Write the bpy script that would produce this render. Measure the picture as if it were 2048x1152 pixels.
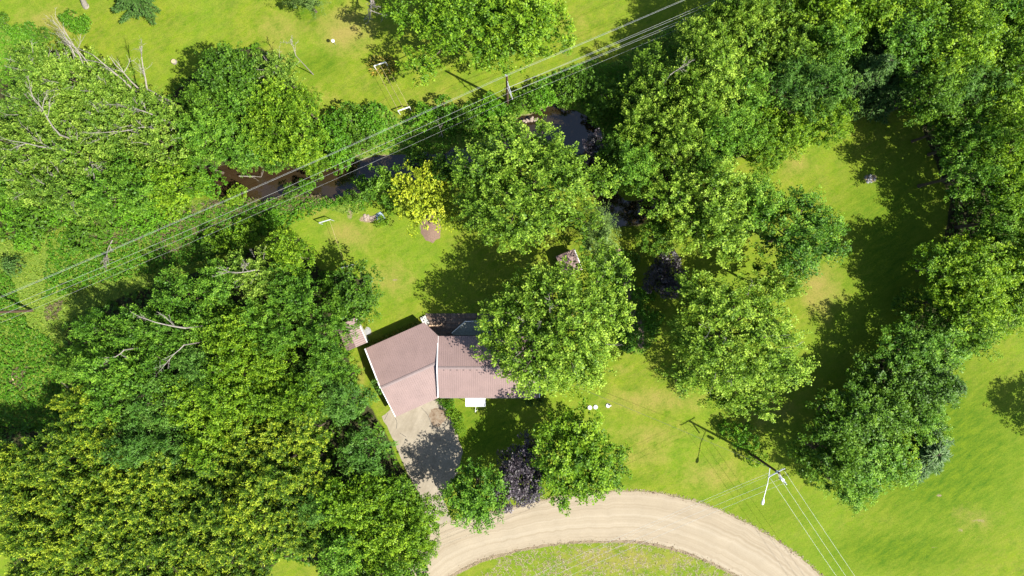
import bpy, math, random
import numpy as np
from mathutils import Vector

S = bpy.context.scene
C = S.collection
for o in list(bpy.data.objects): bpy.data.objects.remove(o)
R = math.radians

# ------------------------------------------------------------------ camera, sky, sun
CAMH = 100.0
cam = bpy.data.cameras.new('camera'); camo = bpy.data.objects.new('camera', cam); C.objects.link(camo)
cam.lens = 24; cam.sensor_width = 36; cam.clip_end = 3000; cam.clip_start = 1
camo.location = (0, 0, CAMH); camo.rotation_euler = (0, 0, 0)
S.camera = camo
SHR = 0.80                                   # shadow length / height
SH = Vector((-0.888, 0.46, 0)).normalized()  # where the shadows fall
EL = math.atan(1 / SHR)
to_sun = Vector((-SH.x * math.cos(EL), -SH.y * math.cos(EL), math.sin(EL)))
sun = bpy.data.lights.new('sun', 'SUN'); suno = bpy.data.objects.new('sun', sun); C.objects.link(suno)
sun.energy = 5.0; sun.angle = R(0.5); sun.color = (1.0, 0.955, 0.86)
suno.rotation_euler = to_sun.to_track_quat('Z', 'Y').to_euler(); suno.location = (60, -30, 80)
W = bpy.data.worlds.new('World'); S.world = W; W.use_nodes = True
wn = W.node_tree.nodes; wl = W.node_tree.links
sky = wn.new('ShaderNodeTexSky'); sky.sky_type = 'NISHITA'; sky.sun_disc = False
sky.sun_elevation = EL; sky.sun_rotation = math.atan2(to_sun.x, to_sun.y)
wl.new(sky.outputs[0], wn['Background'].inputs[0]); wn['Background'].inputs[1].default_value = 0.088
S.view_settings.view_transform = 'Standard'; S.view_settings.look = 'None'
S.view_settings.exposure = 1.76; S.view_settings.gamma = 1
S.render.engine = 'CYCLES'
S.cycles.max_bounces = 6; S.cycles.diffuse_bounces = 3; S.cycles.glossy_bounces = 2
S.cycles.transmission_bounces = 4; S.cycles.transparent_max_bounces = 4

PPM = 2048 * 24 / 36 / CAMH
def P(x, y, z=0.0):
    """world point at height z that stands at photo position x, y (a surveying helper)"""
    k = (1 - z / CAMH) / PPM
    return Vector(((x - 1024) * k, (576 - y) * k, z))
rng = np.random.default_rng(7)
random.seed(7)

# ------------------------------------------------------------------ object helpers
def link(o): C.objects.link(o); return o
def props(o, label=None, cat=None, group=None, kind=None):
    if label: o['label'] = label
    if cat: o['category'] = cat
    if group: o['group'] = group
    if kind: o['kind'] = kind
    return o
def empty(name, loc, label, cat, group=None, rz=0.0):
    o = link(bpy.data.objects.new(name, None)); o.location = loc; o.rotation_euler = (0, 0, rz)
    o.empty_display_size = 0.3
    return props(o, label, cat, group)
def mesh(name, verts, faces, mats, parent=None, midx=None, tint=None, smooth=False):
    me = bpy.data.meshes.new(name)
    v = np.asarray(verts, dtype=np.float32).reshape(-1, 3)
    if isinstance(faces, np.ndarray):
        n, k = faces.shape
        me.vertices.add(len(v)); me.vertices.foreach_set('co', v.ravel())
        me.loops.add(n * k); me.loops.foreach_set('vertex_index', faces.astype(np.int32).ravel())
        me.polygons.add(n); me.polygons.foreach_set('loop_start', np.arange(0, n * k, k, dtype=np.int32))
        me.update(calc_edges=True)
    else:
        me.from_pydata([tuple(map(float, a)) for a in v], [], [tuple(f) for f in faces])
    if not isinstance(mats, (list, tuple)): mats = [mats]
    for m in mats: me.materials.append(m)
    if midx is not None: me.polygons.foreach_set('material_index', np.asarray(midx, dtype=np.int32))
    if tint is not None:
        a = me.attributes.new('tint', 'FLOAT', 'FACE'); a.data.foreach_set('value', np.asarray(tint, dtype=np.float32))
    if smooth: me.polygons.foreach_set('use_smooth', np.ones(len(me.polygons), dtype=bool))
    me.update()
    o = link(bpy.data.objects.new(name, me))
    if parent: o.parent = parent
    return o
def copy_tree(root):
    r = root.copy(); C.objects.link(r)
    for ch in root.children:
        c = ch.copy(); C.objects.link(c); c.parent = r
        for g in ch.children:
            d = g.copy(); C.objects.link(d); d.parent = c
    return r

class MB:
    """collects boxes, tubes and prisms that become ONE mesh"""
    def __init__(s): s.v = []; s.f = []; s.m = []; s.cur = 0
    def add(s, vs, fs):
        b = len(s.v); s.v += [tuple(v) for v in vs]; s.f += [tuple(i + b for i in f) for f in fs]; s.m += [s.cur] * len(fs)
    def box(s, c, d, rz=0.0):
        cx, cy, cz = c; x, y, z = d[0] / 2, d[1] / 2, d[2] / 2
        ca, sa = math.cos(rz), math.sin(rz); vs = []
        for dz in (-z, z):
            for dx, dy in ((-x, -y), (x, -y), (x, y), (-x, y)):
                vs.append((cx + dx * ca - dy * sa, cy + dx * sa + dy * ca, cz + dz))
        s.add(vs, [(3, 2, 1, 0), (4, 5, 6, 7), (0, 1, 5, 4), (1, 2, 6, 5), (2, 3, 7, 6), (3, 0, 4, 7)])
    def tube(s, pts, rad, n=6, cap=True):
        pts = [Vector(p) for p in pts]
        if not isinstance(rad, (list, tuple)): rad = [rad] * len(pts)
        vs = []; fs = []
        for i, p in enumerate(pts):
            d = (pts[min(i + 1, len(pts) - 1)] - pts[max(i - 1, 0)])
            if d.length < 1e-6: d = Vector((0, 0, 1))
            d.normalize()
            a = d.cross(Vector((0, 0, 1)) if abs(d.z) < 0.9 else Vector((1, 0, 0))).normalized(); b = d.cross(a)
            for k in range(n):
                t = 2 * math.pi * k / n
                vs.append(p + (a * math.cos(t) + b * math.sin(t)) * rad[i])
        for i in range(len(pts) - 1):
            for k in range(n):
                k2 = (k + 1) % n
                fs.append((i * n + k, i * n + k2, (i + 1) * n + k2, (i + 1) * n + k))
        if cap:
            fs.append(tuple(range(n))[::-1]); fs.append(tuple((len(pts) - 1) * n + k for k in range(n)))
        s.add(vs, fs)
    def prism(s, poly, z0, z1):
        n = len(poly); vs = [(p[0], p[1], z0) for p in poly] + [(p[0], p[1], z1) for p in poly]
        s.add(vs, [tuple(range(n))[::-1], tuple(range(n, 2 * n))] + [(i, (i + 1) % n, n + (i + 1) % n, n + i) for i in range(n)])
    def slab(s, tops, th):
        """a sheet through 3D points with thickness th, straight down"""
        n = len(tops); vs = [tuple(p) for p in tops] + [(p[0], p[1], p[2] - th) for p in tops]
        s.add(vs, [tuple(range(n)), tuple(range(n, 2 * n))[::-1]] + [(i, n + i, n + (i + 1) % n, (i + 1) % n) for i in range(n)])
    def build(s, name, mats, parent=None, smooth=False):
        return mesh(name, s.v, s.f, mats, parent, midx=s.m, smooth=smooth)

# ------------------------------------------------------------------ materials
class MT:
    def __init__(s, name):
        s.m = bpy.data.materials.new(name); s.m.use_nodes = True
        s.n = s.m.node_tree.nodes; s.l = s.m.node_tree.links; s.b = s.n['Principled BSDF']; s.out = s.n['Material Output']
    def new(s, t, **k):
        x = s.n.new(t)
        for a, v in k.items(): setattr(x, a, v)
        return x
    def coord(s, scale=(1, 1, 1), rot=0.0):
        t = s.new('ShaderNodeTexCoord'); mp = s.new('ShaderNodeMapping'); s.l.new(t.outputs['Object'], mp.inputs[0])
        mp.inputs['Rotation'].default_value = (0, 0, -rot); m2 = s.new('ShaderNodeMapping'); s.l.new(mp.outputs[0], m2.inputs[0])
        m2.inputs['Scale'].default_value = scale; return m2.outputs[0]
    def noise(s, vec, sc, det=4, rough=0.6, dist=0.0):
        x = s.new('ShaderNodeTexNoise'); s.l.new(vec, x.inputs['Vector'])
        x.inputs['Scale'].default_value = sc; x.inputs['Detail'].default_value = det
        x.inputs['Roughness'].default_value = rough; x.inputs['Distortion'].default_value = dist; return x.outputs['Fac']
    def ramp(s, fac, stops):
        x = s.new('ShaderNodeValToRGB'); s.l.new(fac, x.inputs[0]); e = x.color_ramp.elements
        while len(e) < len(stops): e.new(0.5)
        for el, (p, c) in zip(e, stops):
            el.position = p; el.color = (c, c, c, 1) if not hasattr(c, '__len__') else (*c, 1)
        return x.outputs[0]
    def mix(s, fac, a, b, mode='MIX'):
        x = s.new('ShaderNodeMix', data_type='RGBA', blend_type=mode)
        for i, v in ((0, fac), (6, a), (7, b)):
            if isinstance(v, (int, float)): x.inputs[i].default_value = v
            elif isinstance(v, tuple): x.inputs[i].default_value = (*v, 1)
            else: s.l.new(v, x.inputs[i])
        return x.outputs[2]
    def math(s, op, a, b=0.0):
        x = s.new('ShaderNodeMath', operation=op)
        for i, v in ((0, a), (1, b)):
            if isinstance(v, (int, float)): x.inputs[i].default_value = v
            else: s.l.new(v, x.inputs[i])
        return x.outputs[0]
    def attr(s, n):
        x = s.new('ShaderNodeAttribute'); x.attribute_name = n; return x
    def fin(s, col=None, rough=0.9, spec=0.2, bump=None, bs=0.3, bd=0.05, metal=0.0):
        if col is not None:
            if isinstance(col, tuple): s.b.inputs['Base Color'].default_value = (*col, 1)
            else: s.l.new(col, s.b.inputs['Base Color'])
        s.b.inputs['Roughness'].default_value = rough; s.b.inputs['Specular IOR Level'].default_value = spec
        s.b.inputs['Metallic'].default_value = metal
        if bump is not None:
            x = s.new('ShaderNodeBump'); x.inputs['Strength'].default_value = bs; x.inputs['Distance'].default_value = bd
            s.l.new(bump, x.inputs['Height']); s.l.new(x.outputs[0], s.b.inputs['Normal'])
        return s.m

def plain(name, col, rough=0.7, var=0.15, sc=3.0, spec=0.3, bump=0.0, metal=0.0):
    t = MT(name); v = t.coord(); n = t.noise(v, sc, 5)
    lo = tuple(c * (1 - var) for c in col); hi = tuple(c * (1 + var) for c in col)
    return t.fin(t.ramp(n, [(0.3, lo), (0.7, hi)]), rough, spec, n if bump else None, bump, 0.02, metal)

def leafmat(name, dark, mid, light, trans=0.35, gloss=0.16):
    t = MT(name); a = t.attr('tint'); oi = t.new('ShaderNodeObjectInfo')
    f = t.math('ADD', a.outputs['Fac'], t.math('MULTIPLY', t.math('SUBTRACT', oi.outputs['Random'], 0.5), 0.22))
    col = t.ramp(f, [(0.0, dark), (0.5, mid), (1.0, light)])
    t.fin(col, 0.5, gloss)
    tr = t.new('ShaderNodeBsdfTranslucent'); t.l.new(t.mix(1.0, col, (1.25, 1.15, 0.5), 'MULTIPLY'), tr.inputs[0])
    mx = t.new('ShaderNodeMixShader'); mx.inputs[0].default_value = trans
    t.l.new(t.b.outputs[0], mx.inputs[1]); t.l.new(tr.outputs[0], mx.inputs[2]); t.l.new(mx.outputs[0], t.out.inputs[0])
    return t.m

M = {}
M['maple'] = leafmat('pale_maple_leaf', (0.036, 0.088, 0.007), (0.112, 0.205, 0.013), (0.270, 0.380, 0.042), 0.36)
M['ash'] = leafmat('fresh_green_leaf', (0.024, 0.072, 0.006), (0.074, 0.172, 0.011), (0.185, 0.310, 0.026), 0.35)
M['oak'] = leafmat('deep_green_leaf', (0.024, 0.062, 0.005), (0.055, 0.125, 0.007), (0.121, 0.213, 0.015), 0.3)
M['walnut'] = leafmat('yellow_tipped_leaf', (0.022, 0.058, 0.006), (0.066, 0.132, 0.007), (0.290, 0.355, 0.020), 0.34)
M['locust'] = leafmat('bluish_green_leaf', (0.030, 0.084, 0.010), (0.060, 0.142, 0.016), (0.127, 0.226, 0.031), 0.28)
M['poplar'] = leafmat('silvery_green_leaf', (0.036, 0.086, 0.009), (0.108, 0.192, 0.016), (0.250, 0.345, 0.048), 0.34)
M['lime'] = leafmat('lime_green_leaf', (0.034, 0.092, 0.005), (0.100, 0.195, 0.008), (0.235, 0.345, 0.018), 0.37)
M['cedar'] = leafmat('evergreen_needle', (0.020, 0.055, 0.010), (0.048, 0.105, 0.018), (0.100, 0.175, 0.034), 0.15)
M['golden'] = leafmat('golden_leaf', (0.10, 0.16, 0.010), (0.23, 0.29, 0.013), (0.44, 0.45, 0.026), 0.36)
M['purple'] = leafmat('purple_leaf', (0.008, 0.007, 0.009), (0.020, 0.014, 0.019), (0.055, 0.040, 0.050), 0.12, 0.5)
M['willow'] = leafmat('feathery_grey_green_leaf', (0.047, 0.085, 0.016), (0.089, 0.150, 0.029), (0.158, 0.230, 0.056), 0.3)
M['bush'] = leafmat('bramble_leaf', (0.028, 0.083, 0.005), (0.061, 0.161, 0.007), (0.132, 0.270, 0.014), 0.33)
M['weed'] = leafmat('weed_leaf', (0.046, 0.100, 0.008), (0.112, 0.190, 0.014), (0.250, 0.270, 0.040), 0.3)
M['brown'] = leafmat('dry_brush_leaf', (0.050, 0.042, 0.024), (0.110, 0.085, 0.050), (0.185, 0.145, 0.085), 0.15)
M['straw'] = leafmat('straw', (0.10, 0.085, 0.045), (0.20, 0.165, 0.10), (0.27, 0.225, 0.145), 0.2)
M['lily'] = leafmat('daylily_leaf', (0.07, 0.11, 0.010), (0.16, 0.19, 0.016), (0.34, 0.22, 0.040), 0.3)
M['bark'] = plain('bark', (0.078, 0.060, 0.045), 0.9, 0.35, 6, 0.1, 0.5)
M['palebark'] = plain('pale_dead_wood', (0.165, 0.148, 0.128), 0.85, 0.3, 6, 0.15, 0.3)
M['pole'] = plain('weathered_pole_wood', (0.068, 0.045, 0.031), 0.85, 0.3, 5, 0.1, 0.3)
M['galv'] = plain('galvanised_steel', (0.313, 0.326, 0.354), 0.45, 0.1, 4, 0.5, 0, 0.3)
M['wire'] = plain('bare_aluminium_wire', (0.25, 0.26, 0.25), 0.5, 0.08, 2, 0.5, 0, 0.2)
M['cable'] = plain('dark_cable', (0.05, 0.05, 0.05), 0.7, 0.1)
M['white'] = plain('white_paint', (0.490, 0.490, 0.490), 0.5, 0.05, 2)
M['cream'] = plain('cream_siding', (0.326, 0.306, 0.258), 0.7, 0.06, 2)
M['concrete'] = plain('pale_concrete', (0.313, 0.313, 0.286), 0.85, 0.14, 8, 0.2, 0.2)
M['dark'] = plain('black_rubber', (0.015, 0.015, 0.017), 0.6, 0.1)
M['clod'] = plain('dry_earth_clod', (0.16, 0.125, 0.085), 0.95, 0.3, 7)
M['stone'] = plain('pinkish_fieldstone', (0.184, 0.146, 0.119), 0.85, 0.3, 7, 0.2, 0.4)
M['greystone'] = plain('grey_fieldstone', (0.150, 0.150, 0.150), 0.85, 0.3, 7, 0.2, 0.4)
M['tarp'] = plain('pale_blue_tarp', (0.204, 0.258, 0.320), 0.5, 0.2, 5, 0.4, 0.5)
M['mulch'] = plain('brown_mulch', (0.116, 0.078, 0.058), 0.95, 0.4, 14, 0.1, 0.8)
M['plank'] = plain('tan_plank', (0.286, 0.211, 0.116), 0.8, 0.15, 4)
M['door'] = plain('brown_door_paint', (0.082, 0.041, 0.027), 0.5, 0.1)
M['deck'] = plain('grey_green_deck_board', (0.17, 0.18, 0.155) or (0.102, 0.119, 0.102), 0.8, 0.3, 5, 0.2, 0.3)
M['brick'] = plain('tan_brick', (0.286, 0.197, 0.129), 0.9, 0.25, 9, 0.1, 0.3)
t = MT('window_glass'); M['glass'] = t.fin((0.02, 0.025, 0.03), 0.08, 0.6)

def roofmat(name, col):
    t = MT(name); v = t.coord(); n = t.noise(v, 0.55, 5); n2 = t.noise(v, 9, 4)
    c = t.ramp(n, [(0.3, tuple(x * 0.90 for x in col)), (0.7, tuple(x * 1.08 for x in col))])
    c = t.mix(0.5, c, t.ramp(n2, [(0.35, 0.82), (0.65, 1.0)]), 'MULTIPLY')
    return t.fin(c, 0.48, 0.45)
M['roof'] = roofmat('dusty_red_metal_roofing', (0.142, 0.096, 0.087))
M['seam'] = roofmat('roof_rib_metal', (0.138, 0.096, 0.088))
M['ridge'] = plain('ridge_flashing', (0.129, 0.099, 0.095), 0.5, 0.1)

# ground: attributes dry, rough, dirt, floor, green come per vertex from the survey grid below
t = MT('grass_ground'); v = t.coord()
nA = t.noise(v, 0.055, 3, 0.6, 0.6); nB = t.noise(v, 0.42, 8, 0.76, 0.2); nC = t.noise(v, 4.5, 6, 0.8); nD = t.noise(v, 13, 3, 0.8)
vs = t.coord((0.55, 1.7, 1), R(33)); nS = t.noise(vs, 0.75, 9, 0.82, 0.08)
lawn = t.ramp(nB, [(0.32, (0.036, 0.074, 0.003)), (0.5, (0.073, 0.112, 0.004)), (0.68, (0.114, 0.142, 0.007))])
lawn = t.mix(t.ramp(nS, [(0.42, 0.0), (0.66, 0.75)]), lawn, (0.124, 0.124, 0.020))
nE = t.noise(v, 1.5, 5, 0.75, 0.3)
lawn = t.mix(t.ramp(nE, [(0.5, 0.0), (0.68, 0.6)]), lawn, (0.096, 0.108, 0.012))
lawn = t.mix(t.ramp(nA, [(0.42, 0.0), (0.62, 0.35)]), lawn, (0.064, 0.124, 0.006))
ag = t.attr('m1'); sep = t.new('ShaderNodeSeparateColor'); t.l.new(ag.outputs['Color'], sep.inputs[0])
ah = t.attr('m2'); sep2 = t.new('ShaderNodeSeparateColor'); t.l.new(ah.outputs['Color'], sep2.inputs[0])
def rag(src, n, amp=0.55, lo=0.42, hi=0.62):
    return t.ramp(t.math('ADD', src, t.math('MULTIPLY', t.math('SUBTRACT', n, 0.5), amp)), [(lo, 0.0), (hi, 1.0)])
green = t.mix(rag(sep2.outputs[1], nB, 0.8, 0.25, 0.75), lawn, t.ramp(nS, [(0.38, (0.026, 0.064, 0.002)), (0.62, (0.074, 0.108, 0.004))]))
dry = t.mix(rag(sep.outputs[0], nB, 1.6, 0.2, 0.85), green, (0.142, 0.122, 0.030))
rough = t.mix(rag(sep.outputs[1], nB, 0.7), dry, t.ramp(nC, [(0.35, (0.040, 0.078, 0.008)), (0.55, (0.080, 0.122, 0.014)), (0.7, (0.150, 0.132, 0.045))]))
dirt = t.mix(rag(sep.outputs[2], nB, 0.9), rough, t.ramp(nC, [(0.3, (0.095, 0.070, 0.046)), (0.7, (0.190, 0.145, 0.100))]))
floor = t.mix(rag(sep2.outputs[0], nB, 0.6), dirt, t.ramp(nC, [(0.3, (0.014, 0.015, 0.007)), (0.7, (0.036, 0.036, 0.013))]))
fine = t.mix(0.6, floor, t.ramp(nC, [(0.32, 0.50), (0.5, 0.95), (0.70, 1.32)]), 'MULTIPLY')
fine = t.mix(0.8, fine, t.ramp(nD, [(0.32, 0.60), (0.68, 1.35)]), 'MULTIPLY')
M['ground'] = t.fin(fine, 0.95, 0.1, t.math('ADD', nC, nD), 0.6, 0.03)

t = MT('gravel'); v = t.coord()
uv = t.new('ShaderNodeUVMap'); mp = t.new('ShaderNodeMapping'); t.l.new(uv.outputs[0], mp.inputs[0]); mp.inputs['Scale'].default_value = (0.012, 1.5, 1)
st = t.noise(mp.outputs[0], 1.0, 5, 0.62, 0.0); n2 = t.noise(v, 7, 5, 0.8); n3 = t.noise(v, 0.4, 4, 0.6)
c = t.ramp(st, [(0.34, (0.156, 0.126, 0.086)), (0.48, (0.186, 0.155, 0.110)), (0.62, (0.206, 0.175, 0.128))])
c = t.mix(0.55, c, t.ramp(n2, [(0.25, 0.8), (0.75, 1.12)]), 'MULTIPLY'); c = t.mix(0.6, c, t.ramp(n3, [(0.3, 0.88), (0.7, 1.06)]), 'MULTIPLY')
M['gravel'] = t.fin(c, 0.95, 0.15, n2, 0.4, 0.03)
t = MT('worn_asphalt'); v = t.coord(); n1 = t.noise(v, 0.5, 6, 0.65); n2 = t.noise(v, 8, 5, 0.8)
n4 = t.noise(t.coord((4, 0.35, 1), R(-28)), 0.7, 5, 0.65)
c = t.ramp(n1, [(0.3, (0.138, 0.117, 0.086)), (0.5, (0.166, 0.143, 0.108)), (0.7, (0.186, 0.162, 0.124))])
c = t.mix(0.5, c, t.ramp(n4, [(0.35, 0.78), (0.6, 1.05)]), 'MULTIPLY'); c = t.mix(0.5, c, t.ramp(n2, [(0.3, 0.8), (0.7, 1.15)]), 'MULTIPLY')
M['asphalt'] = t.fin(c, 0.92, 0.2, n2, 0.3, 0.02)
t = MT('rust_brown_stain'); v = t.coord(); n1 = t.noise(v, 1.6, 6, 0.7)
M['stain'] = t.fin(t.ramp(n1, [(0.35, (0.078, 0.052, 0.033)), (0.5, (0.120, 0.090, 0.062)), (0.65, (0.150, 0.128, 0.098))]), 0.95, 0.1)
t = MT('patio_paver'); v = t.coord(); n1 = t.noise(v, 0.9, 6, 0.7); oi = t.new('ShaderNodeObjectInfo')
c = t.ramp(n1, [(0.35, (0.060, 0.057, 0.053)), (0.55, (0.122, 0.083, 0.061)), (0.7, (0.160, 0.108, 0.078))])
c = t.mix(0.8, c, t.ramp(oi.outputs['Random'], [(0, 0.7), (1, 1.2)]), 'MULTIPLY')
M['paver'] = t.fin(c, 0.9, 0.2, n1, 0.2, 0.02)
t = MT('murky_water'); v = t.coord(); n1 = t.noise(v, 1.4, 3); n2 = t.noise(v, 0.08, 3)
M['water'] = t.fin(t.ramp(n2, [(0.4, (0.012, 0.009, 0.0045)), (0.6, (0.017, 0.0105, 0.005))]), 0.06, 0.5, n1, 0.05, 0.02)

# ------------------------------------------------------------------ ground grid
def inpoly(X, Y, poly):
    r = np.zeros(X.shape, bool); n = len(poly)
    for i in range(n):
        x1, y1 = poly[i]; x2, y2 = poly[(i + 1) % n]
        if y1 == y2: continue
        c = ((y1 > Y) != (y2 > Y)) & (X < (x2 - x1) * (Y - y1) / (y2 - y1) + x1)
        r ^= c
    return r
def blur(a, k):
    for _ in range(k):
        p = np.pad(a, 1, mode='edge')
        a = (p[:-2, 1:-1] + p[2:, 1:-1] + p[1:-1, :-2] + p[1:-1, 2:] + 2 * a) / 6
    return a
GX, GY, GS = 96.0, 62.0, 0.4
xs = np.arange(-GX, GX + 0.01, GS); ys = np.arange(-GY, GY + 0.01, GS)
XX, YY = np.meshgrid(xs, ys); PX = XX * PPM + 1024; PY = 576 - YY * PPM
def pm(*polys):
    a = np.zeros(XX.shape)
    for p in polys: a = np.maximum(a, inpoly(PX, PY, p).astype(float))
    return a
def blob(*bl):
    a = np.zeros(XX.shape)
    for x, y, rx, ry, s in bl: a = np.maximum(a, s * np.exp(-(((PX - x) / rx) ** 2 + ((PY - y) / ry) ** 2)))
    return a
STREAM = [(300, 372, 16), (400, 362, 17), (470, 362, 23), (540, 362, 27), (600, 352, 30), (660, 358, 26), (720, 352, 26), (790, 338, 20), (850, 330, 18),
          (930, 320, 18), (1000, 295, 18), (1060, 262, 24), (1110, 250, 32), (1155, 262, 30), (1190, 300, 20), (1200, 345, 18), (1215, 400, 17),
          (1240, 430, 16), (1290, 420, 14), (1340, 380, 14), (1400, 300, 14), (1500, 210, 14), (1640, 130, 14), (1800, 60, 14), (2000, -60, 14), (2300, -160, 14)]
sd = np.full(XX.shape, 1e9)
for (x1, y1, w1), (x2, y2, w2) in zip(STREAM[:-1], STREAM[1:]):
    dx, dy = x2 - x1, y2 - y1; tt = np.clip(((PX - x1) * dx + (PY - y1) * dy) / (dx * dx + dy * dy), 0, 1)
    sd = np.minimum(sd, np.hypot(PX - x1 - tt * dx, PY - y1 - tt * dy) - (w1 + 4 + tt * (w2 - w1)))
nz = blur(rng.normal(size=XX.shape), 6); nz /= nz.std()
sdw = sd + nz * 3
Z = -1.9 * (1 - 1 / (1 + np.exp(-(sdw - 4) / 4.5)))

WOODS = [[(-60, 855), (130, 850), (150, 790), (130, 650), (250, 590), (350, 560), (450, 520), (560, 470), (610, 480), (640, 540), (740, 560), (750, 610), (700, 640), (690, 700), (720, 780),
          (770, 860), (800, 930), (840, 980), (870, 1060), (850, 1200), (660, 1200), (640, 1130), (560, 1115), (500, 1200), (30, 1200), (24, 1050), (10, 1020), (-60, 1010)],
         [(40, 90), (120, 100), (330, 200), (420, 110), (520, 90), (640, 220), (640, 310), (520, 340), (440, 350), (380, 400), (180, 430), (60, 480), (-60, 480), (-60, 240)],
         [(1250, 160), (1350, 120), (1420, 30), (1500, -60), (2200, -100), (2200, 640), (2040, 640), (1900, 720), (1880, 860), (1760, 960), (1650, 960), (1620, 860), (1760, 720), (1870, 600), (1900, 400), (1830, 220), (1740, 215), (1560, 300), (1400, 330), (1240, 300)]]
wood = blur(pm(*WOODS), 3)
ROUGH = [[(-80, 400), (420, 400), (470, 380), (640, 395), (700, 380), (740, 420), (700, 430), (640, 415), (560, 430), (540, 470), (420, 520), (280, 590), (140, 640), (150, 760), (130, 860), (-80, 870)],
         [(640, 240), (760, 205), (800, 240), (860, 215), (1010, 205), (1090, 150), (1190, 120), (1260, 140), (1260, 260), (1180, 330), (900, 330), (640, 330)],
         [(-80, 20), (0, 40), (30, 55), (110, 75), (70, 110), (30, 260), (60, 420), (-80, 420), (-80, 230), (30, 210), (35, 180), (-80, 140)],
         [(1190, 500), (1225, 480), (1250, 500), (1310, 680), (1285, 710), (1240, 700), (1200, 600)],
         [(1180, 160), (1260, 100), (1400, 20), (1500, -60), (1400, 200), (1250, 300)]]
rough_m = blur(pm(*ROUGH), 3)
dirt_m = np.maximum(blur(pm([(1229, 500), (1242, 497), (1262, 560), (1270, 610), (1290, 650), (1292, 695), (1278, 700), (1262, 650), (1252, 590), (1238, 545)]), 1) * 0.75,
                    blob((790, 560, 22, 6, .55), (812, 545, 10, 5, .5), (835, 558, 12, 4, .45), (700, 430, 10, 20, .7), (860, 455, 26, 16, .9), (1742, 357, 17, 11, .9), (1878, 991, 9, 6, .75), (1853, 1016, 6, 5, .5),
                         (1955, 1042, 30, 6, .55), (1920, 1060, 14, 6, .55), (1870, 1095, 16, 5, .5), (735, 438, 26, 8, .9), (700, 535, 14, 8, .7), (650, 548, 9, 16, .5), (1185, 245, 0.1, 0.1, 0),
                         (705, 625, 22, 9, .8), (740, 665, 9, 14, .6), (770, 70, 0.1, 0.1, 0)))
rd = np.full(XX.shape, 1e9); ri = np.full(XX.shape, 1e9)
OUTER = [(862, 1062), (930, 1035), (1000, 1022), (1100, 998), (1235, 983), (1310, 987), (1400, 1007), (1500, 1050), (1580, 1101), (1650, 1160), (1780, 1300)]
INNER = [(890, 1157), (960, 1120), (1040, 1098), (1120, 1084), (1240, 1080), (1290, 1084), (1350, 1096), (1425, 1124), (1490, 1160), (1540, 1200), (1650, 1330)]
def pdist(L_):
    r_ = np.full(XX.shape, 1e9)
    for (x1, y1), (x2, y2) in zip(L_[:-1], L_[1:]):
        dx, dy = x2 - x1, y2 - y1; tt = np.clip(((PX - x1) * dx + (PY - y1) * dy) / (dx * dx + dy * dy), 0, 1); r_ = np.minimum(r_, np.hypot(PX - x1 - tt * dx, PY - y1 - tt * dy))
    return r_
rd = pdist(OUTER); ri = pdist(INNER)
dirt_m = np.maximum(dirt_m, 0.75 * np.exp(-(rd / 5.0) ** 2)); dirt_m = np.maximum(dirt_m, 0.85 * np.exp(-(ri / 7.0) ** 2))
ring = np.exp(-((sdw - 3) / 5.0) ** 2); dirt_m = np.maximum(dirt_m, ring * 0.62)
dry_m = np.clip(blob((100, 45, 80, 40, .55), (560, 60, 60, 40, .5), (690, 60, 60, 50, .8), (560, 110, 40, 30, .5), (640, 200, 60, 40, .3), (780, 560, 60, 50, .5), (700, 470, 60, 40, .6), (880, 210, 80, 40, .4),
                     (1590, 330, 50, 30, .5), (1640, 580, 45, 60, .75), (1310, 800, 120, 30, .6), (1300, 870, 90, 30, .5), (1420, 950, 80, 40, .5), (1290, 910, 60, 30, .5), (1540, 820, 60, 40, .45),
                     (1950, 1040, 60, 30, .45), (640, 420, 30, 16, .5), (720, 760, 12, 60, .5), (1250, 1120, 180, 30, .6), (1740, 950, 40, 16, .6), (1240, 740, 30, 16, .4), (60, 700, 90, 70, .6), (100, 520, 70, 30, .6), (1150, 50, 60, 40, .3)), 0, 1)
green_m = blob((90, 60, 50, 16, .5), (30, 190, 50, 60, .9), (620, 30, 30, 40, .9), (640, 130, 60, 40, .7), (960, 20, 300, 60, .3), (1880, 900, 220, 220, .85), (1780, 480, 140, 260, .7), (1400, 760, 150, 60, .35), (1550, 1020, 160, 60, .45), (960, 870, 120, 70, .8), (900, 440, 90, 20, .5), (1800, 1100, 200, 60, .8), (1250, 960, 100, 20, .6), (1100, 1120, 200, 30, .4), (740, 790, 10, 60, .6))
nxv = len(xs); nyv = len(ys)
V = np.stack([XX.ravel(), YY.ravel(), Z.ravel()], 1)
idx = np.arange(nxv * nyv).reshape(nyv, nxv)
F = np.stack([idx[:-1, :-1].ravel(), idx[:-1, 1:].ravel(), idx[1:, 1:].ravel(), idx[1:, :-1].ravel()], 1)
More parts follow.
